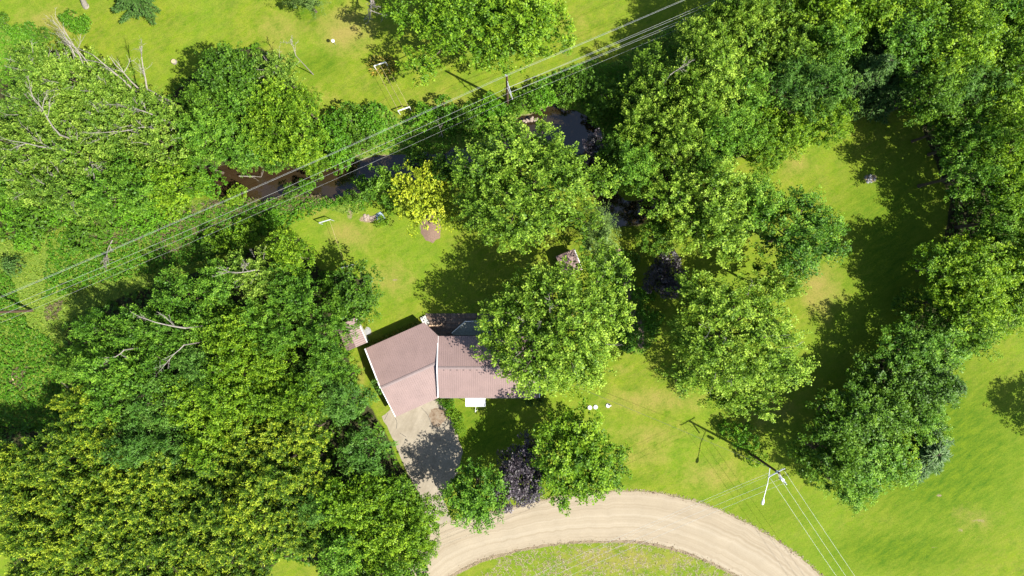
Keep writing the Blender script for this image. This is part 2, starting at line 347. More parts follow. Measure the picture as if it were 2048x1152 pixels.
# outer skirt to the horizon
B = 2500.0; edge = np.concatenate([idx[0, :], idx[1:, -1], idx[-1, -2::-1], idx[-2:0:-1, 0]])
ev = V[edge].copy(); sc_ = B / np.maximum(np.abs(ev[:, 0]) / GX, np.abs(ev[:, 1]) / GY) ; out = np.stack([ev[:, 0] / GX * B, ev[:, 1] / GY * B, np.full(len(ev), -0.05)], 1)
b0 = len(V); V = np.concatenate([V, out]); ne = len(edge); ii = np.arange(ne); jj = (ii + 1) % ne
F = np.concatenate([F, np.stack([edge[ii], b0 + ii, b0 + jj, edge[jj]], 1)])
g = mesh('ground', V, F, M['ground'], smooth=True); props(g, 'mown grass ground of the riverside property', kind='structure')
def setcol(o, name, chans):
    a = o.data.color_attributes.new(name, 'FLOAT_COLOR', 'POINT'); d = np.zeros((len(o.data.vertices), 4), np.float32); d[:, 3] = 1
    for k, c in enumerate(chans): d[:c.size, k] = c.ravel()
    a.data.foreach_set('color', d.ravel())
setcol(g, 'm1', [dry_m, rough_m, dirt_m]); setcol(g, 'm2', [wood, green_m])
# stream water
wv = []; wf = []
for i, (x, y, w) in enumerate(STREAM):
    a = STREAM[max(i - 1, 0)]; b = STREAM[min(i + 1, len(STREAM) - 1)]
    d = Vector((b[0] - a[0], b[1] - a[1])).normalized(); nn = Vector((-d.y, d.x)) * (w + 24)
    for s in (-1, 1): q = P(x + nn.x * s, y + nn.y * s); wv.append((q.x, q.y, -0.95))
    if i: wf.append((2 * i - 2, 2 * i - 1, 2 * i + 1, 2 * i))
wo = mesh('stream_water', wv, wf, M['water']); props(wo, 'murky brown stream winding between the trees', kind='structure')

# ------------------------------------------------------------------ road, driveway
def smooth_line(pts, n=8):
    out = []; pts = [np.array(p, float) for p in pts]
    for i in range(len(pts) - 1):
        p0 = pts[max(i - 1, 0)]; p1 = pts[i]; p2 = pts[i + 1]; p3 = pts[min(i + 2, len(pts) - 1)]
        for k in range(n):
            u = k / n
            out.append(0.5 * ((2 * p1) + (-p0 + p2) * u + (2 * p0 - 5 * p1 + 4 * p2 - p3) * u * u + (-p0 + 3 * p1 - 3 * p2 + p3) * u ** 3))
    out.append(pts[-1]); return out
outer = smooth_line([(700, 1330), (790, 1170), (862, 1062), (930, 1035), (1000, 1022), (1100, 998), (1235, 983), (1310, 987), (1400, 1007), (1500, 1050), (1580, 1101), (1650, 1160), (1780, 1300), (2000, 1600)], 10)
inner = smooth_line([(760, 1380), (820, 1230), (890, 1157), (960, 1120), (1040, 1098), (1120, 1084), (1240, 1080), (1290, 1084), (1350, 1096), (1425, 1124), (1490, 1160), (1540, 1200), (1650, 1330), (1820, 1640)], 10)
rv = []; rf = []; ru = []; NA = 7; dist = 0
for i, (a, b) in enumerate(zip(outer, inner)):
    a = np.array(a) + rng.normal(size=2) * 1.3; b = np.array(b) + rng.normal(size=2) * 1.3
    if i: dist += np.linalg.norm(((a + b) / 2 - pm_)) / PPM
    pm_ = (a + b) / 2
    for k in range(NA):
        u = k / (NA - 1); q = P(*(a * (1 - u) + b * u)); crown_ = 0.03 + 0.05 * math.sin(math.pi * u)
        rv.append((q.x, q.y, crown_)); ru.append((dist, u * 8))
    if i:
        for k in range(NA - 1):
            o_ = (i - 1) * NA + k; rf.append((o_, o_ + NA, o_ + NA + 1, o_ + 1))
road = mesh('gravel_road', rv, rf, M['gravel'], smooth=True); props(road, 'pale gravel road curving past the house', kind='structure')
ul = road.data.uv_layers.new(name='UVMap')
for lp in road.data.loops: ul.data[lp.index].uv = ru[lp.vertex_index]

def flat(name, pts, z, mat, label, jit=1.0, sub=4, kind='structure', thick=0.0):
    pl = []
    for i in range(len(pts)):
        a = np.array(pts[i], float); b = np.array(pts[(i + 1) % len(pts)], float)
        for k in range(sub): q = a + (b - a) * k / sub + rng.normal(size=2) * jit; w = P(*q); pl.append((w.x, w.y))
    m = MB(); m.prism(pl, -0.1, z); return props(m.build(name, mat), label, kind=kind)
flat('driveway', [(764, 832), (800, 805), (872, 790), (884, 803), (900, 830), (912, 862), (926, 905), (915, 945), (893, 978), (888, 1000), (905, 1045), (868, 1075), (852, 1040), (838, 985), (812, 940), (790, 885)], 0.022, M['asphalt'], 'worn grey asphalt driveway in front of the garage', 0.7, 5)
flat('driveway_stain', [(858, 825), (866, 818), (880, 815), (895, 822), (900, 834), (893, 842), (884, 846), (878, 855), (868, 852), (862, 842), (857, 834)], 0.027, M['stain'], 'rust brown repaired patch on the driveway', 1.2, 3)
m = MB()
for pts in ([(791, 836), (794, 846), (793, 857)], [(776, 826), (769, 840)], [(815, 893), (819, 902), (822, 911)], [(842, 815), (855, 828), (862, 846)], [(800, 866), (812, 874)], [(830, 905), (836, 916), (834, 926)]):
    pp = [P(*q) for q in smooth_line(pts, 3)]
    for a, b in zip(pp[:-1], pp[1:]):
        d = (b - a); m.box(((a.x + b.x) / 2 + random.gauss(0, .02), (a.y + b.y) / 2, 0.0185), (d.length, 0.05, 0.02), math.atan2(d.y, d.x))
props(m.build('pavement_crack', M['dark']), 'dark tar filled cracks in the driveway', kind='structure')

# ------------------------------------------------------------------ foliage machinery
def nrm(a): return a / np.maximum(np.linalg.norm(a, axis=-1, keepdims=True), 1e-9)
def sph(n, r): return nrm(r.normal(size=(n, 3)))
def kites(pos, d, n, L, Wd, fold=0.25):
    """leaf-shaped quads: pos base, d long axis, n face normal"""
    d = nrm(d); side = nrm(np.cross(d, n)); n = np.cross(side, d)
    L = L[:, None]; Wd = Wd[:, None]
    mid = pos + d * L * 0.45
    v = np.stack([pos, mid + side * Wd / 2 + n * Wd * fold, pos + d * L - n * L * 0.08, mid - side * Wd / 2 + n * Wd * fold], 1)
    return v.reshape(-1, 3)
def leafmesh(name, verts, tint, mat, parent=None):
    q = len(verts) // 4
    return mesh(name, verts, np.arange(q * 4).reshape(q, 4), mat, parent, tint=tint)

SP = { # spray length, spread, leaves per spray, leaf length, width, up bias, droop, area per spray, tip colour gain
 'maple': dict(sl=1.7, sp=0.30, n=37, L=0.28, W=0.18, up=0.9, dr=0.05, area=1.05, tip=0.63, out=1.0),
 'ash': dict(sl=1.6, sp=0.30, n=34, L=0.30, W=0.16, up=1.0, dr=0.15, area=1.05, tip=0.46, out=0.8),
 'oak': dict(sl=1.3, sp=0.36, n=30, L=0.30, W=0.20, up=0.7, dr=0.1, area=0.95, tip=0.46, out=1.0),
 'walnut': dict(sl=1.5, sp=0.20, n=36, L=0.39, W=0.13, up=2.2, dr=0.15, area=1.15, tip=0.78, out=0.5),
 'locust': dict(sl=1.5, sp=0.28, n=38, L=0.48, W=0.10, up=0.6, dr=0.25, area=1.1, tip=0.34, out=0.9),
 'poplar': dict(sl=1.3, sp=0.26, n=30, L=0.23, W=0.18, up=1.3, dr=0.0, area=0.9, tip=0.57, out=0.8),
 'lime': dict(sl=1.6, sp=0.38, n=36, L=0.32, W=0.19, up=0.9, dr=0.1, area=1.1, tip=0.52, out=0.9),
 'golden': dict(sl=1.1, sp=0.34, n=24, L=0.28, W=0.17, up=0.8, dr=0.3, area=1.0, tip=0.40, out=1.0),
 'purple': dict(sl=0.9, sp=0.38, n=30, L=0.23, W=0.16, up=0.7, dr=0.1, area=0.6, tip=0.34, out=0.8),
 'willow': dict(sl=1.7, sp=0.26, n=50, L=0.32, W=0.05, up=0.4, dr=0.3, area=0.8, tip=0.23, out=1.2),
 'bush': dict(sl=0.5, sp=0.26, n=11, L=0.27, W=0.19, up=0.8, dr=0.1, area=0.30, tip=0.4, out=0.8),
}
def crown_mesh(name, kind, Rr, Hz, seed, lobes=None, lobe_r=0.33, zc=None, parent=None, dens=1.0):
    """crown centred on (0,0,zc); Rr horizontal radius, Hz vertical half height. Returns object, lobe centres"""
    p = SP[kind]; r = np.random.default_rng(seed)
    nl = lobes or int(np.clip(5 + Rr * Rr * 0.30, 6, 27))
    k = np.arange(nl) + 0.5; ph = np.arccos(1 - 1.35 * k / nl); th = k * 2.39996 + r.uniform(0, 6.28)
    ld = np.stack([np.cos(th) * np.sin(ph), np.sin(th) * np.sin(ph), np.cos(ph)], 1) + r.normal(size=(nl, 3)) * 0.12
    c = ld * np.array([Rr, Rr, Hz]) * r.uniform(0.52, 0.90, (nl, 1)); c[:, 2] += zc + r.normal(size=nl) * 0.12 * Hz
    sc0 = lobe_r * (6.0 / max(Rr, 4.0)) ** 0.35
    lr = np.clip(Rr * sc0 * r.uniform(0.6, 1.3, nl), 0.25, 3.6)
    c = np.concatenate([c, [[0, 0, zc + Hz * 0.05]]]); lr = np.append(lr, min(Rr, Hz) * 0.5); ld = np.concatenate([ld, [[0, 0, 1]]])
    pts = []; dirs = []; tl = []
    for i in range(nl + 1):
        n = int(4 * math.pi * lr[i] ** 2 / p['area'] * dens)
        d = sph(n, r); keep = (d @ nrm(ld[i] * 0.5 + np.array([0, 0, 0.6]))) > -0.35; d = d[keep]
        wob = 1 + 0.16 * np.sin(d @ r.normal(size=3) * 5 + 1) + 0.10 * np.sin(d @ r.normal(size=3) * 9)
        q = c[i] + d * lr[i] * (r.uniform(0.66, 1.0, (len(d), 1)) * wob[:, None]) * np.array([1, 1, 0.85])
        pts.append(q); dirs.append(d); tl.append(np.full(len(d), r.normal() * 0.07))
    q = np.concatenate(pts); d = np.concatenate(dirs); tl = np.concatenate(tl)
    keep = np.ones(len(q), bool)
    for i in range(nl + 1): keep &= np.linalg.norm((q - c[i]) / np.array([1, 1, 0.85]), axis=1) > lr[i] * 0.62
    keep &= q[:, 2] > 0.15
    if kind != 'bush':
        f = np.sin(q[:, 0] * 1.7 + seed) * np.sin(q[:, 1] * 1.9 + seed * 2) + np.sin(q[:, 0] * 0.8 - q[:, 1] * 1.0 + q[:, 2] * 1.3)
        keep &= (f + r.normal(size=len(q)) * 0.45) > -1.0
    q = q[keep]; d = d[keep]; tl = tl[keep]; n = len(q)
    axis = nrm(d * p['out'] + np.array([0, 0, p['up'] * 0.6]) + r.normal(size=(n, 3)) * 0.25)
    st = tl + r.normal(size=n) * 0.10
    nn = p['n']; N = n * nn
    A = np.repeat(axis, nn, 0); Q = np.repeat(q, nn, 0); T = np.repeat(st, nn)
    t_ = r.uniform(0, 1, N); off = sph(N, r); off -= A * np.sum(off * A, 1, keepdims=True); off = nrm(off)
    size = min(1.0, 0.55 + Rr * 0.1)
    pos = Q + A * (t_ * p['sl'] * size)[:, None] + off * (p['sp'] * size * np.sqrt(r.uniform(0, 1, N)) * (1.15 - 0.7 * t_))[:, None]
    ldir = nrm(A * 0.45 + off * 0.9 - np.array([0, 0, p['dr']]) + r.normal(size=(N, 3)) * 0.25)
    nor = nrm(np.array([0, 0, 0.9]) + A * 0.5 + r.normal(size=(N, 3)) * 0.42)
    s = r.uniform(0.7, 1.25, N)
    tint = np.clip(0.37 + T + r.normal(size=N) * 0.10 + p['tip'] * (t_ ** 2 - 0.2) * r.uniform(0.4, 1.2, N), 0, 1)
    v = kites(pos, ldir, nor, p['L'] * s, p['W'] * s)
    if kind != 'bush':
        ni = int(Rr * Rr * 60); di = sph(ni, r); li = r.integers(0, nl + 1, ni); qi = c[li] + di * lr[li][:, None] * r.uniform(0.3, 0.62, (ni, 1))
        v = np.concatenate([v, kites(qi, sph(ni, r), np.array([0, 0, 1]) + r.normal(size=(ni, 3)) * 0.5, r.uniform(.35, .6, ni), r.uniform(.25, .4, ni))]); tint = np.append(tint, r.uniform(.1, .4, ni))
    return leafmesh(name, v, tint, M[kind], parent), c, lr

def limbs(m, h, zc, c, lr, r0, r, lean=(0, 0)):
    top = Vector((lean[0], lean[1], zc * 0.95)); b = []
    z0 = h * 0.32
    trunk_pts = [(0, 0, -0.3), (0, 0, 0.25), (0.05, -0.03, z0 * 0.6), (top.x * .4, top.y * .4, z0), (top.x, top.y, zc), (top.x, top.y + 0.1, zc + (h - zc) * 0.6)]
    m.tube(trunk_pts, [r0 * 1.7, r0 * 1.15, r0, r0 * 0.85, r0 * 0.45, r0 * 0.12], 8)
    for i in range(len(c) - 1):
        e = Vector(c[i]); s = Vector(trunk_pts[3]).lerp(Vector(trunk_pts[4]), r.uniform(0.0, 0.85))
        md = s.lerp(e, 0.5) + Vector((0, 0, -0.12 * (e - s).length + r.normal() * 0.2))
        e2 = e + (e - s).normalized() * lr[i] * 0.75
        m.tube([s, md, e, e2], [r0 * 0.38, r0 * 0.26, r0 * 0.15, r0 * 0.04], 5)
def branchy(m, p, d, L, r0, depth, r, spread=0.6, nchild=3):
    pts = [Vector(p)]; dd = Vector(d).normalized(); seg = 4
    for i in range(seg):
        dd = (dd + Vector(r.normal(size=3)) * 0.12).normalized(); pts.append(pts[-1] + dd * L / seg)
    m.tube(pts, [r0 * (1 - 0.65 * i / seg) for i in range(seg + 1)], 5 if depth > 1 else 3, False)
    if depth <= 0: return
    for k in range(nchild):
        a = pts[1 + int(r.integers(0, seg))]; nd = (dd + Vector(r.normal(size=3)) * spread).normalized()
        branchy(m, a, nd, L * r.uniform(0.3, 0.55), max(r0 * 0.45, 0.015), depth - 1, r, spread, nchild)

proto = {}
def make_proto(kind, Rr, h, seed, key, low=0.34, twigs=False, dens=1.0, **kw):
    """tree standing at the origin; kept as the first individual, moved into place on first use"""
    root = empty('tree', (0, 0, 0), 'tree', 'tree'); r = np.random.default_rng(seed + 100)
    Hz = h * (1 - low) / 2; zc = h - Hz
    cr, c, lr = crown_mesh('crown', kind, Rr, Hz, seed, zc=zc, parent=root, dens=dens, **kw)
    m = MB(); limbs(m, h, zc, c, lr, 0.012 * h + 0.03 * Rr, r); m.build('trunk', M['bark'], root)
    if twigs:
        for i in range(9):
            a = r.uniform(0, 6.28); el = r.uniform(0.15, 1.3); d = Vector((math.cos(a) * math.cos(el), math.sin(a) * math.cos(el), math.sin(el) + 0.15))
            q_ = Vector((d.x * Rr * 0.75, d.y * Rr * 0.75, zc + (d.z) * Hz * 0.75)); m = MB()
            branchy(m, q_, d, min(Rr * r.uniform(0.3, 0.45), 2.2), 0.045, 2, r, 0.45, 3)
            m.build('dead_branch', M['palebark'], root)
    proto[key] = dict(root=root, used=False, R=Rr, h=h, frac=0.62, name={'cedar': 'evergreen_tree'}.get(kind, 'leafy_tree'))
    return root
def conifer(key, Rr, h, seed):
    root = empty('evergreen_tree', (0, 0, 0), 'tree', 'tree'); r = np.random.default_rng(seed)
    pos = []; dr = []; m = MB(); m.tube([(0, 0, -0.3), (0, 0, h * 0.5), (0, 0, h)], [0.24, 0.14, 0.02], 7)
    nb = int(h * 11)
    for i in range(nb):
        z = h * (0.08 + 0.9 * (i / nb)); a = i * 2.39996 + r.normal() * 0.3; L = Rr * (1 - (i / nb)) ** 0.8 * r.uniform(0.6, 1.25) + 0.25
        d = np.array([math.cos(a), math.sin(a), 0.0]); e = np.array([d[0] * L, d[1] * L, z + 0.12 * L])
        m.tube([(0, 0, z), tuple(e)], [0.035, 0.008], 3, False)
        n = int(26 * L) + 8; u = r.uniform(0.12, 1, n) ** 0.8; sd_ = np.cross(d, [0, 0, 1])
        w = r.uniform(-1, 1, n) * 0.30 * L * (1.05 - u) * 0.8
        q = np.array([0, 0, z]) + (e - [0, 0, z]) * u[:, None] + sd_ * w[:, None]; q[:, 2] += -0.15 * np.abs(w) + r.normal(size=n) * 0.06
        pos.append(q); dr.append(nrm(d + sd_ * np.sign(w)[:, None] * 0.8 + r.normal(size=(n, 3)) * 0.15))
    q = np.concatenate(pos); d = np.concatenate(dr); n = len(q); q = np.repeat(q, 2, 0); d = np.repeat(d, 2, 0) + r.normal(size=(2 * n, 3)) * 0.3; n *= 2
    nor = nrm(np.array([0, 0, 1]) + r.normal(size=(n, 3)) * 0.5)
    v = kites(q, d, nor, r.uniform(0.3, 0.6, n), r.uniform(0.06, 0.13, n)); leafmesh('crown', v, np.clip(0.45 + r.normal(size=n) * 0.2, 0, 1), M['cedar'], root)
    m.build('trunk', M['bark'], root)
    proto[key] = dict(root=root, used=False, R=Rr, h=h, frac=0.3, name='evergreen_tree')

def plant(key, x, y, rpx, h, label, cat='tree', group=None, name=None, ry=None, rot=None, frac=None, zoff=0.0):
    """stand a tree so that its crown lies at photo position x, y with radius rpx"""
    pr = proto[key]
    root = pr['root'] if not pr['used'] else copy_tree(pr['root']); pr['used'] = True
    z = h * (pr['frac'] if frac is None else frac); w = P(x, y, z); k = (1 - z / CAMH) / PPM
    re_ = pr['R'] + (0.5 if pr['name'] == 'leafy_tree' else 0.15); sx = rpx * k / re_; sy = (ry or rpx) * k / re_; sz = h / pr['h']
    root.location = (w.x, w.y, zoff)
    root.rotation_euler = (0, 0, random.uniform(0, 6.28) if rot is None else rot)
    root.scale = (sx, sy, sz) if (rot is not None) else ((sx + sy) / 2,) * 2 + (sz,)
    root.name = name or pr['name']; root['label'] = label; root['category'] = cat
    if group: root['group'] = group
    return root

# ------------------------------------------------------------------ tree kinds
for i in range(3): make_proto('walnut', 3.6, 12, 10 + i, f'walnut{i}', lobe_r=0.40, dens=1.1)
for i in range(3): make_proto('ash', 4.2, 13, 20 + i, f'ash{i}', dens=1.0)
for i in range(3): make_proto('lime', 4.5, 13, 30 + i, f'lime{i}')
for i in range(2): make_proto('oak', 4.4, 12, 40 + i, f'oak{i}')
for i in range(2): make_proto('locust', 4.0, 12, 50 + i, f'locust{i}')
for i in range(3): make_proto('poplar', 4.6, 15, 60 + i, f'poplar{i}', twigs=True, lobe_r=0.34)
for i in range(2): make_proto('maple', 5.5, 15, 70 + i, f'maple{i}')
conifer('cedar0', 3.2, 11, 3); conifer('cedar1', 3.8, 12, 5)
for i in range(3):
    make_proto('bush', 2.0, 2.6, 80 + i, f'bush{i}', low=0.05, lobe_r=0.42); proto[f'bush{i}']['frac'] = 0.5; proto[f'bush{i}']['name'] = 'shrub'
PLN = {'walnut': 'yellow-tipped', 'ash': 'fresh green', 'lime': 'lime green', 'oak': 'deep green', 'locust': 'bluish green', 'poplar': 'silvery green', 'maple': 'pale green', 'cedar': 'dark evergreen'}
NV = {'walnut': 3, 'ash': 3, 'lime': 3, 'oak': 2, 'locust': 2, 'poplar': 3, 'maple': 2, 'cedar': 2, 'bush': 3}
cnt = {}
def key(kind): cnt[kind] = cnt.get(kind, -1) + 1; return f'{kind}{cnt[kind] % NV[kind]}'
ORD = ['first', 'second', 'third', 'fourth', 'fifth', 'sixth', 'seventh', 'eighth', 'ninth', 'tenth', 'eleventh', 'twelfth', 'thirteenth']
def rows(wood_name, group, table, hdef, rf=1.0):
    for rname, lst in table:
        lst = sorted(lst, key=lambda e: e[1])
        for i, e in enumerate(lst):
            kind, x, y, r_ = e[:4]; h = e[4] if len(e) > 4 else hdef
            plant(key(kind), x, y, r_ * rf * random.uniform(0.94, 1.08), h * random.uniform(0.84, 1.12), f'{PLN[kind]} tree in the {wood_name}, {ORD[i]} from left in its {rname} row', 'tree', group)
w_, a_, l_, o_, b_, p_, m_, c_ = 'walnut', 'ash', 'lime', 'oak', 'locust', 'poplar', 'maple', 'cedar'
rows('lower left wood', 'trees of the lower left wood', [
 ('topmost', [(a_, 368, 598, 50), (a_, 446, 574, 54), (p_, 528, 548, 50), (l_, 584, 512, 42), (a_, 600, 588, 46)]),
 ('second', [(a_, 212, 660, 46), (a_, 284, 655, 52), (a_, 358, 664, 46), (a_, 420, 640, 46), (l_, 478, 668, 46), (a_, 540, 632, 48), (a_, 578, 672, 40), (a_, 655, 665, 46)]),
 ('third', [(a_, 172, 728, 36), (a_, 242, 732, 54), (a_, 322, 732, 54), (b_, 404, 728, 50), (l_, 480, 738, 52), (l_, 550, 728, 46), (a_, 668, 722, 40)]),
 ('fourth', [(w_, 176, 800, 34), (a_, 236, 806, 48), (b_, 312, 806, 54), (l_, 392, 800, 54), (l_, 466, 806, 54), (l_, 540, 800, 52), (l_, 606, 792, 46)]),
 ('fifth', [(w_, 158, 866, 42), (w_, 222, 872, 46), (b_, 292, 880, 48), (b_, 360, 884, 46), (l_, 430, 874, 50), (w_, 500, 876, 48), (w_, 566, 870, 46), (w_, 626, 862, 44)]),
 ('sixth', [(w_, 18, 918, 40), (w_, 80, 912, 44), (w_, 146, 930, 46), (w_, 212, 940, 46), (w_, 280, 946, 46), (w_, 348, 944, 46), (w_, 416, 940, 46), (w_, 486, 942, 46), (w_, 554, 938, 46), (w_, 616, 932, 42)]),
 ('seventh', [(w_, 40, 985, 40), (w_, 96, 992, 46), (w_, 164, 1002, 46), (w_, 234, 1010, 46), (w_, 304, 1012, 46), (w_, 374, 1008, 46), (w_, 444, 1006, 46), (w_, 514, 1004, 46), (w_, 582, 1000, 46), (b_, 646, 1006, 40)]),
 ('eighth', [(w_, 66, 1056, 42), (w_, 128, 1070, 46), (w_, 198, 1076, 46), (w_, 270, 1080, 46), (w_, 342, 1078, 46), (w_, 412, 1074, 46), (w_, 484, 1070, 46), (w_, 552, 1066, 46), (w_, 616, 1062, 40)]),
 ('lowest', [(w_, 92, 1130, 40), (w_, 152, 1140, 46), (w_, 226, 1146, 46), (w_, 300, 1148, 46), (w_, 374, 1146, 46), (w_, 446, 1142, 46), (w_, 516, 1136, 40)])], 13)
for kd, x, y, r_, h, lb in [
 (o_, 704, 592, 60, 11, 'dark green tree with rounded crown at the left lawn edge'),
 (b_, 640, 772, 46, 11, 'feathery blue-green tree left of the garage'),
 (b_, 694, 806, 48, 10, 'feathery blue-green tree beside the garage and driveway corner'),
 (b_, 736, 894, 50, 9, 'dense blue-green round tree left of the driveway'),
 (a_, 696, 752, 32, 8, 'fresh green tree next to the little red shed roof'),
 (l_, 706, 1010, 58, 12, 'lime green tree left of the driveway mouth, farthest left of its clump'),
 (l_, 776, 1002, 54, 9, 'lime green tree in the clump below the driveway'),
 (l_, 840, 1030, 44, 8, 'lime green tree reaching over the driveway mouth'),
 (a_, 700, 1090, 56, 12, 'fresh green tree left of the road edge near the bottom'),
 (l_, 776, 1072, 58, 12, 'lime green tree between the wood and the gravel road'),
 (l_, 836, 1086, 36, 10, 'small lime green tree at the left edge of the gravel road'),
 (l_, 782, 1150, 56, 12, 'lime green tree cut by the bottom border beside the road'),
 (a_, 700, 1160, 46, 11, 'green tree cut by the bottom border beside the grass gap')]:
    plant(key(kd), x, y, r_ * 1.05, h, lb)
rows('upper left grove', 'silvery trees of the upper left grove', [
 ('topmost', [(p_, 100, 150, 58), (p_, 172, 172, 62), (p_, 238, 190, 56)]),
 ('second', [(p_, 88, 222, 54), (p_, 160, 240, 60), (p_, 234, 252, 58), (p_, 304, 236, 56)]),
 ('third', [(p_, 46, 296, 48), (p_, 112, 304, 56), (p_, 184, 312, 58), (p_, 258, 322, 58), (p_, 330, 292, 50)]),
 ('fourth', [(a_, 16, 356, 44), (p_, 82, 368, 52), (p_, 152, 382, 54), (a_, 222, 386, 50), (a_, 292, 376, 48), (l_, 350, 366, 44)])], 13)
rows('stream-side grove', 'leafy trees of the stream-side grove', [
 ('topmost', [(o_, 468, 148, 56, 11), (p_, 562, 150, 44, 10)]),
 ('second', [(o_, 418, 200, 46), (a_, 482, 208, 54), (l_, 556, 214, 52), (l_, 608, 216, 34)]),
 ('third', [(a_, 408, 270, 48), (a_, 478, 280, 54), (l_, 548, 282, 50), (l_, 604, 286, 44)]),
 ('lowest', [(a_, 406, 330, 40, 9), (a_, 500, 322, 30, 8), (l_, 622, 322, 26, 7), (a_, 560, 318, 32, 7)])], 11)
rows('upper right wood', 'trees of the upper right wood', [
 ('topmost', [(m_, 1470, 22, 56), (m_, 1552, 26, 62), (l_, 1640, 14, 60), (l_, 1728, 24, 58), (l_, 1812, 18, 62), (l_, 1896, 22, 62), (a_, 1976, 30, 60), (l_, 2046, 30, 54)]),
 ('second', [(m_, 1404, 90, 62), (m_, 1492, 106, 66), (m_, 1574, 100, 58), (a_, 1650, 90, 56), (c_, 1726, 96, 50, 11), (a_, 1800, 98, 60), (l_, 1884, 106, 62), (l_, 1966, 112, 60), (a_, 2044, 116, 56)]),
 ('third', [(m_, 1322, 178, 66), (m_, 1406, 178, 66), (a_, 1486, 196, 56), (b_, 1570, 180, 58), (b_, 1636, 170, 50), (c_, 1706, 166, 56, 13), (c_, 1772, 176, 56, 13), (o_, 1846, 190, 56), (b_, 1922, 192, 60), (l_, 1998, 200, 60)]),
 ('fourth', [(m_, 1290, 262, 56), (m_, 1366, 262, 60), (a_, 1438, 270, 50), (l_, 1520, 262, 46, 10), (l_, 1584, 262, 46, 10), (l_, 1646, 246, 44, 10), (o_, 1880, 262, 40, 10), (a_, 1936, 284, 54), (l_, 2014, 286, 58)]),
 ('lowest', [(a_, 1262, 334, 50, 12), (m_, 1332, 340, 58, 13), (a_, 1394, 322, 40, 11), (l_, 1532, 308, 36, 9), (a_, 1918, 352, 52), (l_, 1992, 370, 60), (o_, 2060, 360, 50)])], 14, 1.05)
rows('right-hand tree line', 'trees of the right-hand tree line', [
 ('topmost', [(a_, 1990, 444, 52), (l_, 2054, 452, 50)]),
 ('second', [(l_, 1906, 536, 58), (l_, 1978, 530, 58), (l_, 2048, 536, 56)]),
 ('third', [(a_, 1868, 606, 40, 8), (l_, 1932, 606, 56), (l_, 2012, 604, 50)]),
 ('fourth', [(a_, 1812, 694, 50, 10), (a_, 1876, 684, 54, 11), (a_, 1928, 668, 40, 10)]),
 ('fifth', [(o_, 1758, 766, 52, 9), (o_, 1826, 766, 56, 11)]),
 ('sixth', [(o_, 1690, 836, 62, 11), (o_, 1760, 836, 60, 12), (a_, 1830, 832, 46, 10)]),
 ('lowest', [(o_, 1650, 906, 54, 12), (a_, 1716, 916, 60, 12), (l_, 1792, 906, 46, 9), (a_, 1690, 968, 40, 9)])], 12.5, 1.16)
plant('cedar0', 1826, 890, 74, 9, 'dark spiky evergreen sticking out of the tree line over the lawn')
plant('cedar1', 1878, 768, 40, 8, 'dark spiky evergreen on the lawn side of the right tree line')
plant('oak1', 2228, 872, 58, 13, 'tree beyond the right border whose shadow falls on the lawn')

# big single trees, each with a crown of its own
def hero(kind, x, y, rx, ry, h, seed, label, mat=None, low=0.3, dens=1.0, twigs=False, name='leafy_tree', rot=0.0, lobe_r=0.33):
    z = h * 0.6; k = (1 - z / CAMH) / PPM; w = P(x, y, z)
    Rr = rx * k - 0.35; kk = 'hero%d' % seed
    make_proto(kind, Rr, h, seed, kk, low=low, dens=dens, twigs=twigs, lobe_r=lobe_r)
    root = proto[kk]['root']; root.location = (w.x, w.y, 0); root.scale = (1, ry / rx, 1); root.name = name; root['label'] = label; root['category'] = 'tree'
    return root
hero('maple', 1044, 376, 152, 132, 15, 201, 'large pale green maple by the stream, left of the grey-green feathery tree')
hero('maple', 1108, 655, 142, 136, 16, 202, 'large pale green maple overhanging the right end of the house', twigs=True)
hero('maple', 1462, 676, 140, 124, 16, 203, 'large maple right of the garden path, with bare twigs showing', twigs=True)
hero('maple', 1484, 790, 64, 44, 11, 209, 'lower maple at the foot of the large maple right of the garden path')
hero('maple', 1408, 430, 106, 92, 14, 204, 'pale green maple right of the stream end, above the dark purple tree')
hero('ash', 1498, 412, 62, 60, 13, 210, 'fresh green tree wedged between two maples above the right lawn')
hero('ash', 1590, 470, 90, 84, 14, 205, 'fresh green round tree jutting over the right-hand lawn')
hero('maple', 1540, 566, 56, 42, 12, 211, 'maple joining the round lawn tree to the large maple below it')
hero('lime', 906, 52, 100, 88, 14, 206, 'large lime green tree at the top border, left of its twin')
hero('lime', 1044, 48, 94, 88, 14, 207, 'large lime green tree at the top border beside the power line')
hero('lime', 1152, 908, 84, 96, 13, 208, 'lime green tree overhanging the gravel road, right of the purple tree', dens=1.35)
hero('ash', 952, 980, 66, 72, 10, 212, 'compact round green tree right of the driveway mouth', dens=1.35)
hero('golden', 842, 398, 62, 74, 9, 213, 'golden yellow tree on the stream bank', dens=1.2)
hero('oak', 762, 376, 42, 44, 7, 214, 'dark green tree on the bank just left of the golden tree')
hero('oak', 890, 345, 46, 40, 8, 215, 'dark green tree between the golden tree and the large maple')
hero('purple', 1046, 946, 56, 68, 9, 216, 'purple-leaved tree beside the gravel road', dens=2.0)
hero('purple', 1330, 556, 42, 46, 5, 217, 'dark purple-leaved tree in deep shade right of the garden path', dens=1.6)
hero('purple', 1186, 292, 30, 34, 8, 218, 'small purple-brown tree at the right end of the open stream pool')
hero('willow', 1190, 466, 46, 60, 9, 219, 'grey-green feathery tree right of the large stream maple')
hero('cedar' if False else 'willow', 612, -4, 40, 36, 8, 220, 'grey-green spruce-like tree cut by the top border')
hero('oak', 1408, 592, 40, 30, 6, 221, 'low dark green tree under the large maple, right of the purple tree')
hero('oak', 1204, 350, 30, 40, 7, 222, 'dark green tree in the shade right of the large stream maple')
plant('cedar1', 270, -6, 48, 9, 'dark evergreen cut by the top border, its trunk base showing', rot=1.0)
